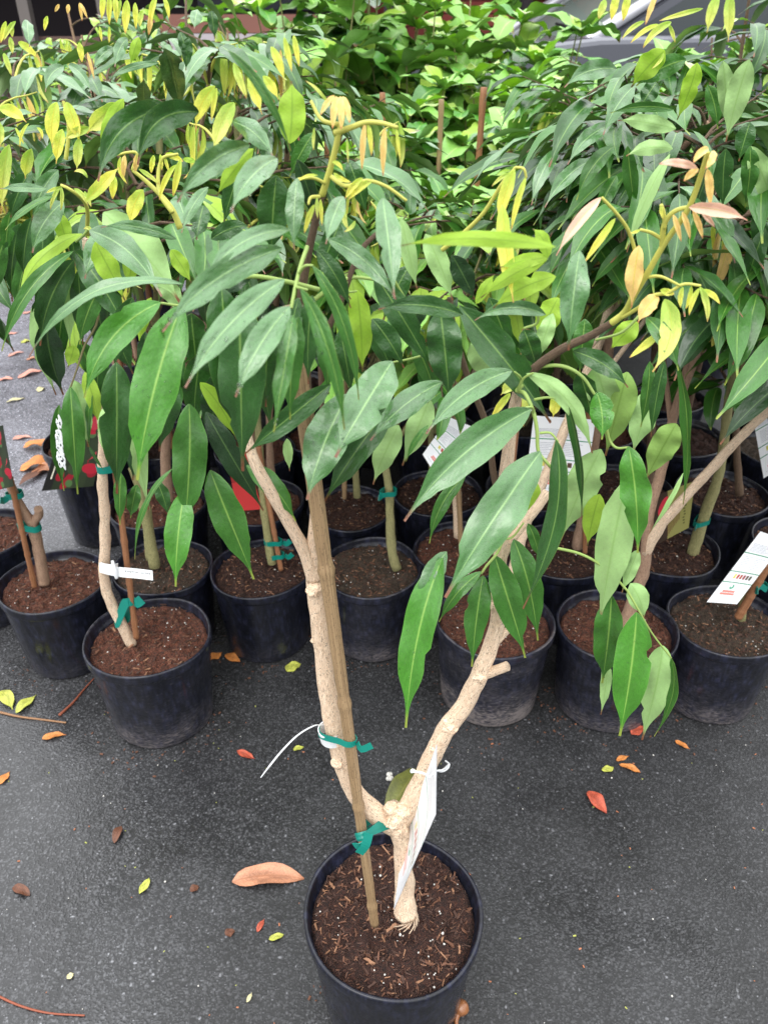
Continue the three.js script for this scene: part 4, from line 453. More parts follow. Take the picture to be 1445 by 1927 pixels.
{
  const t = thing('potted_sapling', 'sapling leaning out to the left from the pot at the left edge', 'potted tree', POTGROUP, -0.825, 0, -1.509); addPot(t, 0.947, { soil: 1, dirt: 0, turn: 0.7 });
  stem(t, [[84, 1098, 1.50], [76, 1050, 1.495], [66, 1000, 1.49], [60, 975, 1.485]], 0.0140, 0.0125, barkGrey, 'trunk', 5); stem(t, [[62, 985, 1.487], [74, 968, 1.48], [73, 957, 1.475]], 0.0100, 0.0100, barkGrey, 'branch', 5);
  const p = stem(t, [[62, 985, 1.487], [45, 962, 1.48], [26, 925, 1.47], [8, 880, 1.46], [-12, 820, 1.45], [-40, 700, 1.43], [-70, 500, 1.42], [-90, 300, 1.42]], 0.0115, 0.007, barkGrey, 'trunk', 6);
  stakeAt(t, 66, 1104, 1.49, 20, 900, 1.45); tie(t, ray(66, 992, 1.485).sub(t.position), ray(42, 990, 1.475).sub(t.position), 0.014, 0.009, V(0, 1, 0), 0, 0.016); tie(t, ray(32, 930, 1.47).sub(t.position), ray(20, 932, 1.46).sub(t.position), 0.014, 0.009, V(0, 1, 0), 1, 0.014);
  growCrown(t, [p.slice(4)], { seed: 32, count: 22, leafLen: 0.13, flush: 0.25, from: 0.5 });
}
{
  const t = thing('potted_sapling', 'unseen-topped sapling in the pot cut by the left picture edge', 'potted tree', POTGROUP, -1.10, 0, -1.70); t.userData.label = 'sapling in the black pot that the left edge of the photo cuts through'; addPot(t, 0.97, { soil: 1, dirt: 0, turn: 0.2 });
  const p = stem(t, [[-60, 990, 1.70], [-66, 900, 1.70], [-60, 760, 1.69], [-50, 500, 1.68], [-40, 260, 1.66]], 0.014, 0.007, barkGrey, 'trunk', 7);
  growCrown(t, [p.slice(1)], { seed: 33, count: 26, leafLen: 0.13, flush: 0.3, from: 0.55 });
}
// trees given by their pot, the course of the trunk and the character of the crown
const ROWS = [
  // x, z, size, pot, soil, trunk, radius, bark, stake, crown, label
  { x: -0.572, z: -1.585, s: 0.90, soil: 2, dirt: 0, trunk: [[292, 1066, 1.585], [280, 1000, 1.59], [262, 900, 1.60], [270, 800, 1.62], [290, 650, 1.64], [300, 420, 1.66], [300, 200, 1.68]], r: 0.0145, bark: barkGreen, crown: { count: 34, flush: 0.12, from: 0.5 }, extra: [[284, 1050, 1.60], [276, 960, 1.60], [250, 880, 1.59]], label: 'sapling with thick greenish double trunk in the mossy pot behind the forward left one' },
  { x: -0.650, z: -1.86, s: 0.98, soil: 1, dirt: 0, trunk: [[318, 940, 1.86], [312, 860, 1.86], [320, 700, 1.85], [340, 450, 1.85], [350, 180, 1.86], [352, 60, 1.88]], r: 0.015, bark: barkGrey, crown: { count: 32, flush: 0.16, from: 0.5 }, label: 'sapling in the brown-soiled pot with cream husks behind the mossy pot' },
  { x: -0.90, z: -2.10, s: 1.05, soil: 1, dirt: 0, tall: 1.25, trunk: [[176, 880, 2.1], [190, 760, 2.1], [200, 560, 2.1], [190, 300, 2.1], [170, 110, 2.1]], r: 0.014, bark: barkGrey, crown: { count: 34, flush: 0.18, from: 0.55 }, label: 'sapling in the tall pot beside the red picture card at left', hand: [
    [196, -12, 192, 34, 15, 0, 'y', 1.5, 0], [207, -12, 206, 44, 15, 2, 'y', 1.5, 0], [218, -8, 220, 40, 15, 0, 'y', 1.5, 0], [240, 0, 236, 60, 20, 0, 'y', 1.5, 0], [228, 0, 220, 40, 14, 4, 'Y', 1.5, 0], [255, 5, 256, 52, 14, 0, 'y', 1.5, 0], [270, 20, 264, 50, 14, 4, 'Y', 1.5, 0], [295, -5, 283, 45, 16, 4, 'y', 1.5, 0], [285, 25, 280, 65, 14, 0, 'p', 1.5, 0], [308, -5, 318, 33, 12, -3, 'y', 1.5, 0], [30, 40, 8, 75, 12, 2, 'Y', 1.6, 0], [22, 42, 24, 70, 12, 0, 'Y', 1.6, 0], [12, 40, 2, 80, 12, 0, 'y', 1.6, 0], [90, 30, 84, 56, 11, 0, 'y', 1.6, 0], [130, 8, 128, 26, 10, 0, 'p', 1.6, 0], [152, 6, 165, 34, 8, 0, 'p', 1.6, 0], [150, 5, 155, 38, 8, 0, 'p', 1.6, 0], [112, 8, 104, 22, 8, 0, 'p', 1.6, 0], [20, 70, 24, 100, 14, 0, 'Y', 1.5, 0], [8, 100, 22, 140, 14, 0, 'Y', 1.45, 0], [35, 80, 70, 106, 18, -4, 'y', 1.5, 0], [150, 80, 155, 116, 16, 0, 'y', 1.5, 0], [165, 98, 178, 148, 8, 0, 'p', 1.5, 0], [188, 50, 192, 78, 8, 0, 'y', 1.6, 0], [206, 50, 206, 80, 8, 0, 'y', 1.6, 0], [52, 38, 56, 85, 24, 0, 's', 1.5, -0.05], [240, 72, 216, 122, 26, 4, 's', 1.3, -0.05], [262, 70, 246, 120, 24, 0, 'k', 1.3, 0], [215, 90, 176, 128, 22, 6, 's', 1.3, -0.05], [120, 125, 85, 168, 26, 10, 's', 1.3, -0.06], [130, 122, 172, 170, 22, -8, 's', 1.3, -0.05], [300, 118, 200, 148, 14, 4, 's', 1.2, -0.04], [300, 105, 270, 130, 22, 4, 'd', 1.3, 0], [340, 60, 355, 110, 24, 0, 'd', 1.4, 0], [372, 18, 366, 52, 26, 0, 's', 1.45, -0.03], [398, 20, 405, 70, 24, 0, 'd', 1.45, 0], [355, 70, 350, 130, 24, 0, 'd', 1.4, 0]] },
  { x: -0.312, z: -1.568, s: 0.934, soil: 0, dirt: 0, trunk: [[512, 1060, 1.572], [500, 980, 1.58], [490, 860, 1.60], [480, 700, 1.62], [470, 450, 1.62], [440, 200, 1.62]], r: 0.0115, bark: barkGreen, stake: [529, 1072, 1.565, 486, 840, 1.59], crown: { count: 30, flush: 0.12, from: 0.5 }, ties: [[514, 1045, 528, 1045], [510, 1018, 524, 1020]], label: 'sapling with twice-tied bamboo stake in the pot left of the front trunk' },
  { x: -0.366, z: -1.885, s: 0.96, soil: 1, dirt: 0, trunk: [[515, 935, 1.885], [508, 850, 1.89], [510, 700, 1.89], [530, 450, 1.88], [545, 220, 1.88]], r: 0.012, bark: barkGrey, crown: { count: 30, flush: 0.12, from: 0.52 }, label: 'sapling in the pot with a red picture card behind the twice-tied one' },
  { x: -0.031, z: -1.572, s: 0.932, soil: 2, dirt: 1, trunk: [[746, 1070, 1.575], [738, 1040, 1.575], [734, 980, 1.58], [732, 920, 1.585], [724, 870, 1.59], [715, 760, 1.60], [720, 600, 1.62], [730, 420, 1.64]], r: 0.0130, bark: barkGreen, crown: { count: 38, flush: 0.12, from: 0.40, shape: 'citrus', leafLen: 0.10, mix: { h: 3, m: 3, k: 2, d: 1 } }, ties: [[733, 925, 722, 928]], label: 'sapling with curved greenish trunk in the pot right of the front trunk' },
  { x: -0.100, z: -1.872, s: 0.90, soil: 0, dirt: 0, trunk: [[672, 935, 1.872], [668, 880, 1.87], [660, 760, 1.87], [640, 560, 1.87], [640, 400, 1.87]], r: 0.0105, bark: barkGreen, stake: [648, 938, 1.865, 650, 700, 1.85], crown: { count: 36, flush: 0.1, from: 0.45, shape: 'citrus', leafLen: 0.10, mix: { h: 3, m: 3, k: 2, d: 1 } }, label: 'small sapling with reddish stake in the dark pot behind the curved trunk' },
  { x: 0.258, z: -1.355, s: 0.972, soil: 1, dirt: 2, trunk: [[955, 1165, 1.345], [965, 1080, 1.345], [985, 1000, 1.35], [1010, 930, 1.355], [1045, 850, 1.36], [1068, 790, 1.365], [1100, 710, 1.37], [1140, 600, 1.39], [1170, 450, 1.42], [1190, 250, 1.45]], r: 0.0135, bark: barkTan, stake: [935, 1150, 1.34, 990, 620, 1.36], crown: { count: 42, flush: 0.03, from: 0.55, shape: 'narrow', leafLen: 0.155, mix: { d: 4, m: 4, s: 1, g: 1, l: 1.5, x: 1 } }, label: 'leaning tan-barked sapling in the dusty pot behind the right fork of the front trunk' },
  { x: 0.536, z: -1.335, s: 0.962, soil: 1, dirt: 1, trunk: [[1172, 1182, 1.335], [1190, 1130, 1.335], [1208, 1080, 1.33], [1216, 1035, 1.325], [1222, 960, 1.33], [1245, 880, 1.35], [1262, 800, 1.37], [1300, 690, 1.40], [1350, 562, 1.42], [1400, 448, 1.44], [1450, 330, 1.46]], r: 0.0145, bark: barkGrey, limb: [[1214, 1040, 1.325], [1238, 995, 1.31], [1280, 945, 1.29], [1330, 890, 1.27], [1390, 825, 1.24], [1450, 765, 1.21], [1520, 680, 1.18], [1580, 560, 1.16]], crown: { count: 48, flush: 0.02, from: 0.58, shape: 'narrow', leafLen: 0.155, mix: { d: 4, m: 4, s: 1, g: 1, l: 1.5, x: 1 } }, label: 'forked sapling in the dirty pot behind the lowest hanging leaves' },
  { x: 0.798, z: -1.359, s: 0.946, soil: 2, dirt: 1, trunk: [[1394, 1165, 1.35], [1402, 1120, 1.35], [1440, 1040, 1.36], [1500, 900, 1.38], [1540, 700, 1.40], [1560, 400, 1.42]], r: 0.010, bark: barkGreen, stake: [1388, 1162, 1.34, 1462, 1030, 1.33], stakeR: 0.0095, crown: { count: 30, flush: 0.03, from: 0.6, shape: 'narrow', leafLen: 0.155, mix: { d: 4, m: 4, s: 1, g: 1, l: 1, x: 1 } }, ties: [[1428, 1103, 1424, 1100]], label: 'sapling with fat pale stake and white printed tag in the right corner pot' },
  { x: 0.745, z: -1.645, s: 0.97, soil: 0, dirt: 0, trunk: [[1300, 1052, 1.645], [1312, 1010, 1.645], [1330, 955, 1.645], [1350, 900, 1.65], [1370, 760, 1.66], [1400, 560, 1.68], [1420, 330, 1.70]], r: 0.0165, bark: barkGreen, crown: { count: 34, flush: 0.02, from: 0.5, shape: 'citrus', leafLen: 0.11, mix: { d: 3, m: 4, s: 2 } }, ties: [[1322, 978, 1312, 985]], label: 'sapling with thick short trunk in the pot behind the right corner pot' },
  { x: 0.475, z: -1.64, s: 0.95, soil: 0, dirt: 0, trunk: [[1085, 1030, 1.64], [1100, 960, 1.64], [1110, 880, 1.64], [1140, 700, 1.62], [1170, 480, 1.60], [1260, 300, 1.58], [1336, 232, 1.56]], r: 0.0155, bark: barkGrey, stake: [1100, 1040, 1.62, 1110, 640, 1.62], crown: { count: 50, flush: 0.02, from: 0.5, shape: 'narrow', leafLen: 0.155, mix: { d: 4, m: 4, s: 1, g: 1, l: 1, x: 1 } }, label: 'sapling with stout grey trunk behind the gap between the two dirty pots', hand: [
    [1409, 112, 1366, 262, 52, 4, 'l', 0.95, 0.02], [1360, 115, 1372, 246, 38, 4, 'l', 1.0, 0.02], [1311, 118, 1274, 222, 38, -8, 'k', 1.05, 0.02], [1250, 95, 1188, 160, 52, 0, 'k', 1.1, 0.02], [1290, 112, 1197, 160, 46, 8, 'm', 1.12, 0.02], [1160, 130, 1062, 156, 40, 8, 's', 1.15, -0.06], [1271, 242, 1163, 222, 36, -6, 'l', 1.15, 0.02], [1268, 206, 1148, 211, 22, 8, 'm', 1.12, 0], [1265, 280, 1178, 290, 32, 8, 'l', 1.12, 0], [1260, 290, 1180, 468, 32, 10, 'l', 1.05, 0.02, 20], [1195, 160, 1135, 250, 40, 10, 's', 1.2, -0.06], [1235, 155, 1205, 200, 40, 0, 'd', 1.2, 0], [1150, 235, 1068, 305, 34, 14, 's', 1.2, -0.06], [1155, 275, 1085, 370, 36, 14, 'm', 1.2, -0.03], [1115, 300, 1025, 385, 34, 12, 's', 1.22, -0.06], [1050, 280, 1000, 380, 32, 10, 's', 1.25, -0.05], [1180, 275, 1195, 400, 34, 4, 'm', 1.15, 0.02], [1160, 330, 1120, 420, 34, 6, 'm', 1.2, 0], [1365, 280, 1360, 390, 40, 6, 'd', 1.1, 0.02], [1410, 275, 1402, 385, 36, -6, 'm', 1.1, 0.02], [1412, 275, 1460, 400, 46, 6, 'l', 1.1, 0.02], [1440, 430, 1400, 560, 40, 8, 'd', 1.15, 0.02], [1330, 160, 1350, 240, 34, -6, 'm', 1.15, 0], [1410, 230, 1390, 300, 40, 0, 'd', 1.15, 0], [1330, 330, 1290, 470, 40, 6, 'x', 1.2, 0.02], [1420, 400, 1440, 500, 36, 0, 'd', 1.2, 0.02], [1360, 490, 1330, 590, 40, 6, 'd', 1.2, 0], [1445, 505, 1370, 600, 34, 10, 'd', 1.15, 0],
    [1138, 0, 1126, 34, 20, 0, 'Y', 0.75, 0], [1160, -10, 1150, 36, 20, 0, 'y', 0.75, 0], [1182, -10, 1172, 38, 20, 0, 'y', 0.75, 0], [1235, -10, 1214, 44, 14, 0, 'p', 0.75, 0], [1350, -10, 1330, 60, 26, 4, 'Y', 0.72, 0], [1372, -10, 1370, 74, 28, 0, 'Y', 0.72, 0], [1322, 16, 1240, 38, 12, -4, 'Y', 0.85, 0], [1262, 42, 1210, 88, 20, 8, 'Y', 0.9, 0], [1238, 46, 1186, 80, 12, 6, 'y', 0.9, 0], [1212, 40, 1170, 72, 12, 6, 'Y', 0.9, 0], [1258, 46, 1270, 78, 10, 0, 'Y', 0.9, 0], [1248, 100, 1226, 128, 8, -8, 'Y', 1.0, 0]] },
  { x: 0.21, z: -1.645, s: 0.95, soil: 1, dirt: 0, trunk: [[862, 1010, 1.645], [858, 900, 1.645], [850, 790, 1.65], [870, 600, 1.66], [880, 430, 1.68]], r: 0.012, bark: barkTan, stake: [868, 1040, 1.63, 852, 700, 1.63], crown: { count: 38, flush: 0.06, from: 0.45, shape: 'citrus', leafLen: 0.11, mix: { h: 2, m: 3, d: 2, k: 1 } }, label: 'sapling hung with a striped white tag behind the dusty pot' },
  { x: 0.16, z: -1.93, s: 0.97, soil: 0, dirt: 0, trunk: [[815, 930, 1.93], [812, 850, 1.93], [806, 700, 1.93], [800, 450, 1.93]], r: 0.011, bark: barkGreen, crown: { count: 36, flush: 0.08, from: 0.45, shape: 'citrus', leafLen: 0.10, mix: { h: 3, m: 3, k: 2 } }, label: 'small sapling in the dark pot right of the curved greenish trunk' },
  { x: 1.00, z: -1.93, s: 0.97, soil: 0, dirt: 0, trunk: [[1390, 930, 1.93], [1386, 860, 1.93], [1380, 740, 1.93], [1370, 560, 1.93], [1350, 380, 1.93]], r: 0.012, bark: barkDark, crown: { count: 40, flush: 0.05, from: 0.15, shape: 'citrus', leafLen: 0.115, out: 0.12, mix: { m: 4, d: 3, b: 1 } }, label: 'low bushy sapling with glossy leaves beside the right-hand white tag' },
  { x: 1.12, z: -1.66, s: 0.97, soil: 0, dirt: 0, trunk: [[1560, 1000, 1.66], [1556, 800, 1.66], [1540, 500, 1.66], [1520, 300, 1.66]], r: 0.014, bark: barkGrey, crown: { count: 34, flush: 0.04, from: 0.5, shape: 'narrow', leafLen: 0.155, mix: { d: 4, m: 4, s: 1, g: 1 } }, label: 'sapling in the pot whose rim just enters at the right edge' },
  { x: 0.72, z: -1.96, s: 0.97, soil: 0, dirt: 0, trunk: [[1220, 920, 1.96], [1226, 800, 1.96], [1236, 600, 1.96], [1262, 400, 1.95], [1290, 220, 1.94]], r: 0.013, bark: barkDark, crown: { count: 38, flush: 0.03, from: 0.3, shape: 'narrow', leafLen: 0.155, mix: { d: 5, m: 3, s: 2, g: 1, x: 2 } }, label: 'dark-leaved sapling standing behind the thick short trunk' },
  { x: 0.44, z: -1.95, s: 0.97, soil: 0, dirt: 0, trunk: [[1040, 930, 1.95], [1046, 800, 1.95], [1050, 600, 1.95], [1070, 400, 1.95]], r: 0.012, bark: barkDark, crown: { count: 30, flush: 0.04, from: 0.35, shape: 'narrow', leafLen: 0.12, mix: { d: 4, m: 3, h: 2, x: 2 } }, label: 'dark-leaved sapling behind the two white striped tags' },
];
for (const [i, o] of ROWS.entries()) {
  const t = thing('potted_sapling', o.label, 'potted tree', POTGROUP, o.x, 0, o.z); addPot(t, o.s, { soil: o.soil, dirt: o.dirt, turn: (i * 0.37 + 0.1) % 1, tall: o.tall ?? 1 });
  const p = stem(t, o.trunk, o.r, o.r * 0.45, o.bark, 'trunk', i + 10), limbs = [p.slice(Math.max(0, Math.floor(p.length * 0.3)))];
  if (o.limb) limbs.push(stem(t, o.limb, o.r * 0.8, o.r * 0.45, barkTan, 'branch', i + 40).slice(5));
  if (o.extra) stem(t, o.extra, o.r * 0.9, o.r * 0.7, o.bark, 'trunk', i + 60);
  if (o.stake) stakeAt(t, ...o.stake, i % 2 ? bambooRed : bamboo, o.stakeR);
  for (const [x0, y0, x1, y1] of o.ties ?? []) { const d = o.trunk[1][2]; tie(t, ray(x0, y0, d).sub(t.position), ray(x1, y1, d - 0.012).sub(t.position), 0.017, 0.010, V(0, 1, 0), 1, 0.013); }
  const rr = rng(500 + i), c = limbs[0], top = c[c.length - 1]; for (let k = 0; k < 2; k++) { const a = c[Math.floor(c.length * 0.4)], az = rr() * 6.28; limbs.push([a, a.clone().lerp(top, 0.45).add(V(Math.cos(az) * 0.12, 0, Math.sin(az) * 0.12)), top.clone().add(V(Math.cos(az) * 0.2, -0.04, Math.sin(az) * 0.2))]); mesh('branch', tube(limbs[limbs.length - 1], [o.r * 0.4, o.r * 0.32, o.r * 0.22], 6, 8, 0.1, k), o.bark, t); }
  growCrown(t, limbs, { seed: 100 + i, ...o.crown });
  if (o.hand) for (const row of o.hand) handLeaf(t, row);
}
// rows farther back are told apart by their place in the row
const NTH = ['leftmost', 'second from left', 'third from left', 'fourth from left', 'fifth from left', 'sixth from left', 'seventh from left', 'eighth from left'], ROWN = ['nearest', 'second', 'third', 'fourth', 'fifth', 'sixth'];
function rowLabels(list, size, make) { const byZ = list.map((v, i) => [i, v[1], v[0] / v[1]]).sort((a, b) => b[1] - a[1]), out = []; for (let k = 0; k * size < byZ.length; k++) byZ.slice(k * size, k * size + size).sort((a, b) => b[2] - a[2]).forEach(([i], n) => { out[i] = make(ROWN[k], NTH[n]); }); return out; }
// rows farther back: same kind of sapling, told apart by nothing but where they stand
function farSapling(x, z, h, seed, crown, label, group, bark = barkGrey, stake = null) {
  const t = thing('potted_sapling', label, 'potted tree', group, x, 0, z), r = rng(seed); addPot(t, 0.95 + 0.1 * r(), { soil: seed % 3, dirt: 0, turn: r(), chips: false });
  const lean = V((r() - 0.5) * 0.16, 0, (r() - 0.5) * 0.12), p = [V(0, 0.21, 0), V(lean.x * 0.2, h * 0.45, lean.z * 0.3), V(lean.x * 0.6 + 0.02, h * 0.72, lean.z * 0.6), V(lean.x, h, lean.z)];
  mesh('trunk', tube(p, [0.012, 0.010, 0.008, 0.004], 8, 16, 0.12, seed), bark, t);
  const limbs = [p.slice(1)]; for (let k = 0; k < 3; k++) { const az = k * 2.1 + r() * 1.2, a = p[1].clone().lerp(p[2], r() * 0.7); limbs.push([a, a.clone().add(V(Math.cos(az) * 0.10, h * 0.16, Math.sin(az) * 0.10)), a.clone().add(V(Math.cos(az) * 0.22, h * 0.36, Math.sin(az) * 0.22))]); mesh('branch', tube(limbs[limbs.length - 1], [0.006, 0.005, 0.003], 6, 8, 0.1, k), bark, t); }
  if (stake) { const a = V(0.02, 0.21, 0.02), b = V(0.02 + (r() - 0.5) * 0.06, stake, 0.02 + (r() - 0.5) * 0.06); mesh('stake', tube([a, a.clone().lerp(b, 0.5), b], [0.009, 0.009, 0.0085], 8, 24, 0.05, seed), seed % 2 ? bambooRed : bamboo, t); }
  growCrown(t, limbs, { seed, ...crown });
  return t;
}
{
  const yg = 'yellow-flushed saplings in the rows behind at the left', dg = 'dark hanging-leaved saplings in the rows behind at the right';
  const YS = [[-0.72, -2.25, 1.22, 1.28], [-0.42, -2.2, 1.22, 1.2], [-0.93, -2.5, 1.26, 1.25], [-0.62, -2.62, 1.30, 1.32], [-0.20, -2.30, 1.12, 1.2], [-0.80, -2.9, 1.36, 0], [-0.35, -2.75, 1.26, 1.3], [-1.04, -3.05, 1.38, 0], [-0.62, -3.2, 1.40, 0], [-0.92, -3.45, 1.44, 0], [-1.26, -3.6, 1.46, 0], [-0.38, -3.2, 1.28, 1.35]], yl = rowLabels(YS, 4, (a, b) => `yellow-flushed sapling, ${b} in the ${a} row behind the left pots`);
  YS.forEach(([x, z, h, st], i) => farSapling(x, z, h, 201 + i, { count: 30, leafLen: 0.135, flush: 0.12, from: 0.25, out: 0.16, mix: { d: 3, m: 3, s: 4, g: 2, k: 1.2 }, flushMix: { y: 5, Y: 5, p: 0.6 } }, yl[i], yg, barkGrey, st || null));
  const DS = [[0.98, -2.25, 1.36, 0], [0.70, -2.30, 1.30, 0], [1.28, -2.2, 1.44, 0], [1.05, -2.6, 1.50, 0], [1.42, -2.6, 1.52, 0], [1.30, -1.9, 1.42, 0]], dl = rowLabels(DS, 3, (a, b) => `dark hanging-leaved sapling, ${b} in the ${a} row behind the right pots`);
  DS.forEach(([x, z, h], i) => farSapling(x, z, h, 231 + i, { count: 36, leafLen: 0.155, shape: 'narrow', flush: 0.03, from: 0.15, out: 0.16, mix: { d: 4, m: 4, s: 1, g: 1, x: 2, k: 1 } }, dl[i], dg, barkDark));
}
function shrub(x, z, h, seed, label, group, stake) {
  const t = thing('potted_shrub', label, 'potted shrub', group, x, 0, z), r = rng(seed); addPot(t, 1.0, { soil: seed % 3, dirt: 0, turn: r(), chips: false });
  const tubes = [], n = 8 + Math.floor(r() * 4); let made = 0;
  for (let k = 0; k < n; k++) {
    const az = k / n * 6.28 + r() * 0.7, out = 0.06 + 0.26 * r(), top = h * (0.62 + 0.38 * r()), p = [V(0, 0.21, 0), V(Math.cos(az) * out * 0.4, top * 0.5, Math.sin(az) * out * 0.4), V(Math.cos(az) * out, top, Math.sin(az) * out)], c = new THREE.CatmullRomCurve3(p); tubes.push(tube(p, [0.007, 0.005, 0.003], 6, 10, 0.1, k));
    for (let lv = 0; lv < 3; lv++) { const q = c.getPointAt(1 - lv * 0.13 - (lv ? 0.04 * r() : 0)), m = lv === 0 ? 9 : 8, a0 = r() * 6.28; for (let i = 0; i < m; i++) { if (made++ > 285) break; const a = a0 + i * 2.4, up = lv === 0 ? 0.25 + 0.9 * (i / m) : 0.1 - 0.35 * r(), len = lerp(0.13, 0.22, r()) * (z < -3.4 ? 1.15 : 1) * (lv === 0 && i > 4 ? 0.7 : 1); putLeaf(t, LEAF.shrub[Math.floor(r() * 6)], KIND[lv === 0 && i > 4 ? weighted(r, { k: 3, h: 3, b: 1 }) : weighted(r, { h: 8, m: 0.8, b: 1.6, k: 2.2, s: 1.4 })], q, V(Math.cos(a), up, Math.sin(a)), len, (r() - 0.5) * 0.6); } }
  }
  mesh('branch', merge(tubes), barkGreen, t);
  if (stake) { const [dx, top] = stake, a = V(dx, 0.21, 0.06), b = V(dx + 0.02 * (r() - 0.5), top, 0.08); const pts = [], rad = []; for (let i = 0; i <= 30; i++) { pts.push(a.clone().lerp(b, i / 30)); rad.push(0.0085 + (i % 8 === 5 ? 0.0012 : 0)); } mesh('stake', tube(pts, rad, 9, 60, 0.05, seed), seed % 2 ? bambooRed : bamboo, t); }
  return t;
}
{
  const g = 'bright green broad-leaved shrubs in the rows behind';
  const SS = [[0.18, -2.34, 0.98, [0.07, 1.27]], [0.48, -2.40, 1.0, null], [-0.06, -2.62, 1.12, [0.06, 1.24]], [0.30, -2.80, 1.10, [-0.12, 1.21]], [0.68, -2.85, 1.14, [-0.06, 1.2]], [0.02, -3.10, 1.26, null], [-0.30, -3.55, 1.60, null], [0.42, -3.25, 1.28, null], [0.85, -3.3, 1.22, null], [0.14, -3.65, 1.58, null], [0.58, -3.72, 1.50, null], [1.0, -3.75, 1.26, null], [-0.12, -4.05, 1.70, null], [0.34, -4.15, 1.66, null], [0.78, -4.25, 1.48, null], [1.22, -4.2, 1.28, null], [-0.55, -4.3, 1.58, null], [-0.02, -4.7, 1.78, null], [0.5, -4.8, 1.70, null], [1.0, -4.75, 1.34, null], [-0.9, -3.9, 1.34, null], [-1.3, -4.3, 1.36, null], [1.5, -3.4, 1.3, null], [1.6, -4.6, 1.25, null]], sl = rowLabels(SS, 5, (a, b) => `bright green broad-leaved shrub, ${b} in the ${a} row of shrubs`);
  SS.forEach(([x, z, h, st], i) => shrub(x, z, h, 301 + i, sl[i], g, st));
}
// ------------------------------------------------------------------ tags, labels and cards that hang from the saplings
function canvas(w, h, draw) { const c = document.createElement('canvas'); c.width = w; c.height = h; const x = c.getContext('2d'); draw(x, w, h); const t = new THREE.CanvasTexture(c); t.colorSpace = THREE.SRGBColorSpace; return t; }
const tagDraw = (k) => (x, w, h) => {
 
  x.fillStyle = '#f4f6fa'; x.fillRect(0, 0, w, h); x.fillStyle = '#2d8a63'; for (const y of [150, 290, 372]) x.fillRect(0, y, w, 7);
  x.fillStyle = '#a9adb8'; for (let i = 0; i < 7; i++) x.fillRect(24, 82 + i * 9, 190 - (i * 37) % 60, 3); for (let i = 0; i < 8; i++) { x.fillRect(30, 178 + i * 12, 80 - (i * 23) % 40, 3); x.fillRect(130, 178 + i * 12, 90 - (i * 31) % 50, 3); } x.fillRect(121, 175, 2, 96);
  ['#d8cf6a', '#b5483a', '#a8503c', '#8d2f35', '#5d4538', '#4a4a35'].forEach((c, i) => { x.fillStyle = c; x.fillRect(60 + i * 27, 312, 19, 34); });
  x.fillStyle = '#5aa88a'; x.beginPath(); x.arc(110, 410, 18, 0, 7); x.fill(); x.fillStyle = '#f4f6fa'; x.beginPath(); x.arc(104, 404, 9, 0, 7); x.fill(); x.fillStyle = '#e58478'; x.fillRect(58, 438, 104, 16); x.fillRect(50, 458, 120, 16); x.fillStyle = '#c8ccd6'; for (let i = 0; i < 9; i++) x.fillRect(190, 400 + i * 9, 46, 3); x.fillRect(30, 500, 190, 4);
  if (k) { x.globalAlpha = k; x.fillStyle = '#f4f6fa'; x.fillRect(0, 0, w, h); x.globalAlpha = 1; }
}, tagArt = canvas(256, 540, tagDraw(0)), tagPale = canvas(256, 540, tagDraw(0.55));
const redArt = canvas(256, 320, (x, w, h) => { x.fillStyle = '#26301f'; x.fillRect(0, 0, w, h); const r = rng(3); for (let i = 0; i < 26; i++) { x.fillStyle = ['#a81c30', '#b83444', '#4a6a3c', '#34442a', '#2c3822', '#8c1626'][Math.floor(r() * 6)]; x.beginPath(); x.ellipse(60 + r() * 180, 40 + r() * 260, 18 + r() * 34, 12 + r() * 26, r() * 3, 0, 7); x.fill(); } x.fillStyle = '#1c1c1a'; x.fillRect(0, 0, 46, h); x.fillStyle = '#e8e4d0'; x.fillRect(24, 60, 7, 210); });
const fruitArt = canvas(256, 320, (x, w, h) => { x.fillStyle = '#8f8c50'; x.fillRect(0, 0, w, h); x.fillStyle = '#6a4a2a'; for (let i = 0; i < 9; i++) x.fillRect(110 + i * 9, 150, 5, 150 - i * 9); x.fillStyle = '#3a2a20'; x.fillRect(0, 0, 110, h); x.fillStyle = '#d8a0a4'; x.beginPath(); x.ellipse(60, 210, 24, 50, 0.5, 0, 7); x.fill(); x.fillStyle = '#5a2024'; x.beginPath(); x.ellipse(60, 210, 13, 32, 0.5, 0, 7); x.fill(); x.fillStyle = '#c83444'; x.beginPath(); x.ellipse(84, 90, 22, 60, 0.4, 0, 7); x.fill(); x.fillStyle = '#4a4a1c'; for (let i = 0; i < 12; i++) x.fillRect(206 + (i % 3) * 3, 40 + i * 20, 12, 10); });
const cardMat = (m) => new THREE.MeshStandardMaterial({ map: m, roughness: 0.45, side: THREE.DoubleSide });
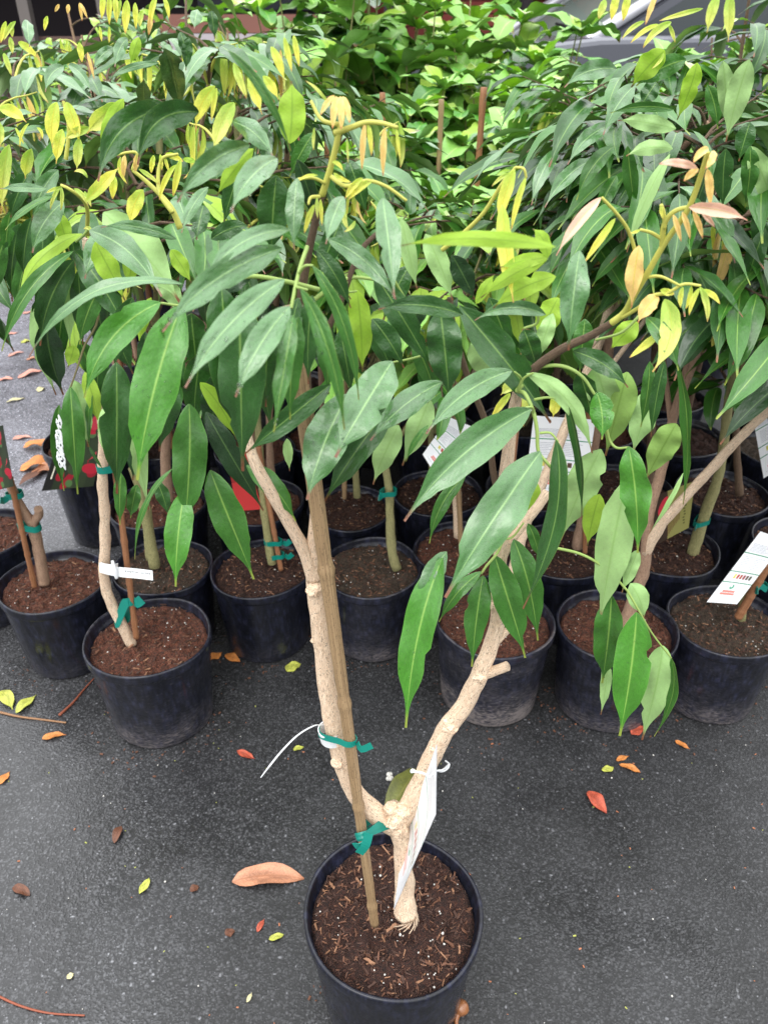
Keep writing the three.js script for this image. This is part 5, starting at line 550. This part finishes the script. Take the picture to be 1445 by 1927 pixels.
// a thin card through four corners (top left, top right, bottom right, bottom left), with a light curl
function card(name, label, category, group, corners, art, bow = 0.004) {
  const [a, b, c, d] = corners.map(([x, y, z]) => ray(x, y, z)), mid = a.clone().add(c).multiplyScalar(0.5), t = thing(name, label, category, group, mid.x, mid.y, mid.z), n = b.clone().sub(a).cross(d.clone().sub(a)).normalize(), pos = [], uv = [], idx = [], N = 8;
  for (const s of [1, -1]) { const o = pos.length / 3; for (let j = 0; j <= N; j++) for (let i = 0; i <= N; i++) { const u = i / N, v = j / N, p = a.clone().lerp(b, u).lerp(d.clone().lerp(c, u), v).addScaledVector(n, bow * Math.sin(u * Math.PI) * Math.sin(v * 3) + s * 0.0003).sub(mid); pos.push(p.x, p.y, p.z); uv.push(s > 0 ? u : u, 1 - v); } for (let j = 0; j < N; j++) for (let i = 0; i < N; i++) { const q = o + j * (N + 1) + i; s > 0 ? idx.push(q, q + N + 1, q + 1, q + 1, q + N + 1, q + N + 2) : idx.push(q, q + 1, q + N + 1, q + 1, q + N + 2, q + N + 1); } }
  const g = new THREE.BufferGeometry(); g.setAttribute('position', new THREE.Float32BufferAttribute(pos, 3)); g.setAttribute('uv', new THREE.Float32BufferAttribute(uv, 2)); g.setIndex(idx); g.computeVertexNormals();
  mesh('card', g, cardMat(art), t); return t;
}
{
  const t = card('plant_tag', 'white printed tag tied edge-on to the right fork of the front trunk', 'plant tag', null, [[822, 1400, 0.655], [820, 1532, 0.585], [741, 1712, 0.612], [757, 1586, 0.675]], tagPale, 0.006), w = (x, y, d) => ray(x, y, d).sub(t.position);
  mesh('string', merge([tube([w(780, 1452, 0.63), w(796, 1455, 0.625), w(808, 1462, 0.63), w(818, 1452, 0.64), w(832, 1449, 0.655), w(843, 1440, 0.68)], [0.0016, 0.0014, 0.0014, 0.0014, 0.0014, 0.0014], 6, 24), tube([w(780, 1452, 0.63), w(776, 1450, 0.63), w(774, 1453, 0.63)], [0.0022, 0.0026, 0.002], 6, 6), tube([w(822, 1450, 0.66), w(830, 1452, 0.66), w(841, 1447, 0.67), w(845, 1438, 0.685), w(838, 1432, 0.695)], [0.0013, 0.0013, 0.0013, 0.0013, 0.0013], 6, 16)]), whiteMat, t);
  card('plant_tag', 'white tag with green lines lying over the fat pale stake at right', 'plant tag', 'white printed plant tags', [[1430, 1000, 1.36], [1478, 1016, 1.33], [1386, 1137, 1.30], [1329, 1133, 1.33]], tagArt);
  card('plant_tag', 'white striped tag between the front trunk forks above the dusty pot', 'plant tag', 'white printed plant tags', [[845, 785, 1.52], [886, 802, 1.50], [842, 930, 1.48], [795, 855, 1.52]], tagArt);
  card('plant_tag', 'white striped tag hanging behind the right stem near the yellow leaf', 'plant tag', 'white printed plant tags', [[1004, 782, 1.50], [1120, 790, 1.48], [1098, 935, 1.46], [986, 925, 1.50]], tagArt);
  card('plant_tag', 'white striped tag behind the long bare branch at the right edge', 'plant tag', 'white printed plant tags', [[1414, 774, 1.50], [1475, 742, 1.46], [1490, 870, 1.46], [1436, 900, 1.50]], tagArt);
  card('picture_card', 'yellowish picture card with red fruit at the foot of the bare branch', 'picture card', null, [[1218, 938, 1.58], [1307, 905, 1.56], [1295, 993, 1.55], [1226, 1030, 1.57]], fruitArt);
  card('picture_card', 'dark picture card with red fruit behind the hanging leaves at left', 'picture card', null, [[128, 782, 1.95], [214, 770, 1.93], [176, 915, 1.93], [79, 924, 1.95]], redArt);
  card('picture_card', 'red fruit picture card on the leaning stem at the left edge', 'picture card', null, [[-34, 806, 1.43], [6, 800, 1.40], [27, 915, 1.40], [-14, 925, 1.42]], redArt);
  card('picture_card', 'red picture card standing in the pot left of the front trunk', 'picture card', null, [[428, 862, 1.80], [462, 850, 1.79], [494, 958, 1.77], [446, 962, 1.78]], canvas(64, 64, (x) => { x.fillStyle = '#c83838'; x.fillRect(0, 0, 64, 64); x.fillStyle = '#9a2a2a'; x.fillRect(0, 0, 20, 30); x.fillStyle = '#d8b0a0'; x.fillRect(30, 20, 14, 10); }));
}
{
  const t = thing('wrap_label', 'white lettered wrap label on the trunk in the forward left pot', 'plant label', null, ...ray(204, 1075, 1.255).toArray()), w = (x, y, d) => ray(x, y, d).sub(t.position);
  const art = canvas(512, 110, (x) => { x.fillStyle = '#f6f8fa'; x.fillRect(0, 0, 512, 110); x.fillStyle = '#2a2e34'; x.font = 'bold 32px sans-serif'; x.fillText('Emperor Lychee', 258, 50, 236); x.fillStyle = '#b4b8c0'; x.fillRect(258, 68, 96, 10); });
  const g = ribbon([w(188, 1068, 1.255), w(205, 1073, 1.245), w(222, 1076, 1.240), w(255, 1079, 1.232), w(288, 1083, 1.225)], V(0, 1, -0.25), 0.0215, 0.0008, 24); { const uv = g.attributes.uv; for (let i = 0; i < uv.count; i++) { const a = uv.getX(i), b = uv.getY(i); uv.setXY(i, b, a); } }
  mesh('strip', g, cardMat(art), t); mesh('loop', merge([ribbon([w(190, 1066, 1.258), w(198, 1070, 1.240), w(214, 1072, 1.236), w(222, 1070, 1.25)], V(0, 1, -0.25), 0.0225, 0.0012, 16), tube([w(212, 1055, 1.238), w(216, 1072, 1.232), w(220, 1088, 1.232)], [0.003, 0.0045, 0.0035], 8, 10)]), whiteMat, t);
}
{
  const t = thing('strap_label', 'white plastic strap with long curved tail on the left fork in front', 'plant label', null, ...ray(622, 1380, 0.667).toArray()), w = (x, y, d) => ray(x, y, d).sub(t.position), pts = []; for (let i = 0; i < 12; i++) { const a = i / 12 * Math.PI * 2; pts.push(V(Math.cos(a) * 0.0148 + w(623, 1381, 0.667).x, w(623, 1381, 0.667).y, Math.sin(a) * 0.0148)); }
  mesh('band', ribbon(pts, V(-0.12, 1, 0.05), 0.020, 0.001, 40, true), whiteMat, t);
  mesh('tail', ribbon([w(606, 1364, 0.655), w(590, 1366, 0.640), w(562, 1382, 0.625), w(535, 1408, 0.615), w(510, 1438, 0.61), w(491, 1463, 0.607)], V(0.3, 0.6, 0.6), (u) => 0.0052 * (1 - 0.75 * sstep(u, 0.8, 1)), 0.0008, 24), whiteMat, t);
}
// ------------------------------------------------------------------ leaves and bits on the asphalt
const dryM = { tan: [[188, 132, 102], [158, 104, 74]], orange: [[204, 130, 66], [166, 96, 46]], red: [[182, 84, 60], [148, 62, 44]], brown: [[104, 64, 44], [78, 46, 32]], lime: [[186, 190, 84], [150, 156, 62]], olive: [[96, 100, 44], [126, 120, 60]], pink: [[222, 158, 140], [190, 124, 104]], pale: [[214, 206, 160], [190, 180, 120]] };
for (const k in dryM) dryM[k] = leafMat(dryM[k][0], dryM[k][1], dryM[k][1], dryM[k][1], { rough: 0.55, bump: 0.001, mottle: 0.5, seed: k.length * 0.13 });
function fallen(x0, y0, x1, y1, w, kind, label, o = {}) {
  const a = onGround(x0, y0, 0.006 + (o.h0 ?? 0)), c = onGround(x1, y1, 0.004 + (o.h1 ?? 0)), mid = a.clone().add(c).multiplyScalar(0.5), L = a.distanceTo(c), t = V(0, 0, 0), zc = depthOf(mid); mid.y = 0; a.sub(mid); c.sub(mid);
  const m = a.clone().add(c).multiplyScalar(0.5).add(V((lr() - 0.5) * L * 0.3, L * (o.lift ?? 0.10), (lr() - 0.5) * L * 0.3)), path = (u) => { const p = a.clone().multiplyScalar((1 - u) * (1 - u)).addScaledVector(m, 2 * u * (1 - u)).addScaledVector(c, u * u), tg = m.clone().sub(a).multiplyScalar(1 - u).addScaledVector(c.clone().sub(m), u).normalize(), n = V(0, 1, 0); n.addScaledVector(tg, -n.dot(tg)).normalize(); return { p, t: tg, n }; };
  const g = leafGeo(path, Math.max(w * zc / FPX, 0.006) * (o.wide ?? 1.2), { nu: 10, nv: 4, fold: o.fold ?? 0.05 + 0.3 * lr(), wave: 0.2, ph: lr() * 6, wf: 9, prof: o.prof ?? (lr() < 0.5 ? 'lance' : 'strap') });
  const p = g.attributes.position; let lo = 9; for (let i = 0; i < p.count; i++) lo = Math.min(lo, p.getY(i)); g.translate(0, 0.0006 - lo, 0);
  const q = mesh('fallen_leaf', g, [dryM[kind], dryM[kind]]); q.position.copy(mid); tag(q, label, 'fallen leaf', 'fallen leaves on the asphalt'); return q;
}
for (const a of [
  [437, 1658, 572, 1652, 40, 'tan', 'large tan fallen leaf lying left of the front pot', { lift: 0.08, prof: 'strap', wide: 1.2 }], [726, 1532, 782, 1446, 40, 'olive', 'curved olive leaf on the asphalt behind the front trunk fork', { lift: 0.25, fold: 0.5 }], [1107, 1487, 1141, 1529, 22, 'red', 'rust red fallen leaf alone on the asphalt to the right', { wide: 1.3 }],
  [1270, 1392, 1298, 1408, 10, 'orange', 'small amber leaf nearest to the right corner pot'], [1160, 1430, 1184, 1421, 9, 'orange', 'thin amber leaf beside the greenish scraps'], [1165, 1437, 1205, 1452, 12, 'orange', 'orange leaf right below the thin amber one'], [1132, 1447, 1154, 1442, 12, 'lime', 'yellow-green scrap of leaf beside the orange leaf'], [1188, 1380, 1212, 1366, 16, 'red', 'reddish crumpled leaf at the foot of the dirty pot'],
  [446, 1411, 479, 1426, 13, 'red', 'small orange-red leaf right of the forward left pot'], [552, 1410, 572, 1404, 9, 'lime', 'pale yellow curl of leaf under the white strap tail'], [79, 1389, 125, 1381, 14, 'orange', 'amber leaf below the tan twig at left'], [0, 1474, 19, 1450, 13, 'orange', 'amber leaf cut by the left edge of the photo'], [262, 1680, 281, 1650, 13, 'lime', 'lime yellow leaf rib left of the large tan leaf'],
  [24, 1668, 56, 1684, 16, 'brown', 'brown curled leaf low at the left edge', { lift: 0.25 }], [215, 1585, 229, 1552, 14, 'brown', 'dark brown curled leaf in the open asphalt', { lift: 0.25 }], [484, 1752, 498, 1727, 9, 'red', 'thin rust sliver of leaf left of the front pot'], [506, 1766, 534, 1757, 11, 'lime', 'yellow crumpled scrap below the thin rust sliver'], [358, 1676, 374, 1666, 13, 'brown', 'round brown scrap between lime rib and tan leaf'], [424, 1758, 442, 1750, 14, 'brown', 'dark round scrap below the large tan leaf'], [126, 1840, 139, 1830, 10, 'pale', 'pale folded scrap low at left'], [464, 1884, 474, 1866, 6, 'pale', 'pale thin curl near the bottom edge'],
  [2, 1298, 24, 1334, 20, 'lime', 'yellow-green curled leaf at the far left above the twig', { lift: 0.2 }], [30, 1340, 69, 1306, 18, 'lime', 'yellow-green leaf strip next to the tan twig', { lift: 0.15 }], [540, 1262, 566, 1248, 20, 'lime', 'lime leaf scrap between the two pots left of the trunk'], [394, 1238, 418, 1226, 16, 'orange', 'orange leaf piece tucked beside the forward left pot'], [424, 1230, 452, 1244, 16, 'orange', 'orange leaf piece under the twice-tied pot'],
  [38, 884, 112, 868, 34, 'orange', 'big amber leaf in the leaf pile at left', { lift: 0.22 }], [44, 842, 102, 846, 26, 'orange', 'folded amber leaf behind the leaf pile', { lift: 0.28 }], [24, 826, 62, 822, 12, 'pink', 'pinkish leaf on top of the pile at left'], [56, 892, 118, 878, 26, 'tan', 'tan leaf at the right of the leaf pile', { lift: 0.2 }], [36, 912, 86, 882, 16, 'brown', 'brown shrivelled leaf below the leaf pile', { lift: 0.25 }], [94, 850, 120, 842, 12, 'tan', 'thin tan leaf right of the folded amber one'],
  [34, 710, 80, 696, 16, 'pink', 'pink leaf with red tip on the bright asphalt'], [-4, 714, 26, 711, 12, 'pink', 'pink leaf cut by the left edge on the bright asphalt'], [16, 670, 46, 662, 8, 'pink', 'thin pink leaf farther up the bright asphalt'], [40, 644, 58, 640, 12, 'lime', 'round yellow-green leaf on the bright asphalt'], [12, 756, 48, 748, 9, 'pale', 'pale greenish leaf above the leaf pile'], [72, 736, 84, 728, 12, 'pale', 'pale leaf scrap near the hanging dark leaf'], [50, 676, 72, 672, 10, 'tan', 'tan leaf under the drooping leaf tip'], [14, 628, 36, 624, 7, 'pink', 'faint pink leaf far up at left'], [44, 590, 64, 586, 7, 'pink', 'small pink leaf below the left crown'],
]) fallen(...a);
// twigs, a dry fruit and a white crumb
const twigMat = new THREE.MeshStandardMaterial({ color: lin(0.30, 0.16, 0.08), roughness: 0.7 }), twigRed = new THREE.MeshStandardMaterial({ color: lin(0.26, 0.07, 0.035), roughness: 0.6 });
function twig(pts, r0, r1, mat, label) { const p = pts.map(([x, y], i) => onGround(x, y, r0 * 0.9 + (i % 2) * 0.001)), o = p[0].clone(); o.y = 0; const m = mesh('twig', tube(p.map((q) => q.clone().sub(o)), p.map((_, i) => lerp(r0, r1, i / (p.length - 1))), 7, 18, 0.15, r0 * 999), mat); m.position.copy(o); tag(m, label, 'twig', 'twigs on the asphalt'); }
twig([[-20, 1866], [40, 1893], [90, 1906], [160, 1911]], 0.0022, 0.0014, twigRed, 'long reddish twig in the bottom left corner'); twig([[0, 1340], [40, 1349], [80, 1354], [125, 1360]], 0.0028, 0.002, twigMat, 'tan twig in front of the leftmost pots'); twig([[112, 1346], [138, 1322], [158, 1298], [178, 1276]], 0.0035, 0.0012, twigRed, 'red-brown stalk leaning to the forward left pot');
{
  const c = onGround(868, 1896, 0.013), t = thing('dry_fruit', 'round brown dry fruit with its stalk beside the front pot', 'dry fruit', null, c.x, 0, c.z), br = new THREE.MeshPhysicalMaterial({ color: lin(0.26, 0.10, 0.035), roughness: 0.4, clearcoat: 0.4 });
  const g = new THREE.SphereGeometry(0.0125, 24, 16), p = g.attributes.position; for (let i = 0; i < p.count; i++) { const f = 1 + 0.10 * noise(p.getX(i) * 160, p.getY(i) * 160, p.getZ(i) * 160); p.setXYZ(i, p.getX(i) * f, p.getY(i) * f, p.getZ(i) * f); } g.translate(0, 0.0125, 0); g.computeVertexNormals(); mesh('husk', g, br, t);
  mesh('stalk', tube([V(-0.006, 0.010, 0.008), V(-0.010, 0.006, 0.018), V(-0.009, 0.004, 0.028), V(-0.013, 0.004, 0.036)], [0.0045, 0.0035, 0.0028, 0.003], 8, 12, 0.2, 3), br, t);
  const k = onGround(732, 1464, 0), q = thing('white_crumb', 'white crumbly lump beside the curved olive leaf', 'crumb', null, k.x, 0, k.z), r = rng(9), l = []; for (let i = 0; i < 9; i++) l.push(new THREE.IcosahedronGeometry(0.003 + r() * 0.003, 1).translate((r() - 0.5) * 0.014, 0.004 + r() * 0.003, (r() - 0.5) * 0.014)); mesh('lump', merge(l), perliteMat, q);
}
{ // fine litter that nobody could count
  const r = rng(61), lists = [[], [], []]; for (let i = 0; i < 330; i++) { const far = i > 200, x = far ? lerp(-1.3, 1.2, r()) : lerp(-0.75, 0.85, r()), z = far ? -lerp(1.05, 4, r()) : -lerp(0.38, 1.35, r()), l = lerp(0.0012, 0.0040, r() * r()), k = r() < 0.42 ? 0 : r() < 0.65 ? 1 : 2; if (Math.hypot(x - 0.014, z + 0.664) < 0.14) continue; const g = (k === 0 ? new THREE.IcosahedronGeometry(l * 0.6, 0) : new THREE.BoxGeometry(l * 1.8, l * 0.35, l * 0.8)).rotateY(r() * 7).rotateX((r() - 0.5) * 0.4).translate(x, l * 0.4, z); lists[k].push(g.index ? g.toNonIndexed() : g); }
  ['fine_white_litter', 'fine_brown_litter', 'fine_green_litter'].forEach((n, k) => { const m = mesh(n, merge(lists[k]), [perliteMat, new THREE.MeshStandardMaterial({ color: lin(0.42, 0.16, 0.08), roughness: 0.8 }), new THREE.MeshStandardMaterial({ color: lin(0.40, 0.42, 0.10), roughness: 0.8 })][k]); tag(m, ['scattered white perlite crumbs on the asphalt', 'scattered rust brown bud scales on the asphalt', 'scattered yellow-green leaf crumbs on the asphalt'][k], 'litter', null, 'stuff'); });
}
{ // bark and soil spilled round the feet of the pots
  const r = rng(71), l = []; for (const [x, z, n] of [[-0.531, -1.293, 90], [-0.825, -1.509, 60], [-0.312, -1.568, 60], [-0.031, -1.572, 60], [0.258, -1.355, 80], [0.536, -1.335, 80], [0.798, -1.359, 60], [0.014, -0.664, 40]]) for (let i = 0; i < n; i++) { const a = r() * 6.28, d = 0.118 + 0.10 * r() * r(), s = lerp(0.0015, 0.005, r() * r()); l.push(new THREE.BoxGeometry(s * 1.6, s * 0.5, s * 0.8).rotateY(r() * 7).rotateX((r() - 0.5) * 0.6).translate(x + Math.cos(a) * d, s * 0.4, z + Math.sin(a) * d).toNonIndexed()); }
  tag(mesh('spilled_soil', merge(l), chipMat[1]), 'dark bark crumbs spilled round the feet of the pots', 'litter', null, 'stuff');
}
renderer.render(scene, camera);
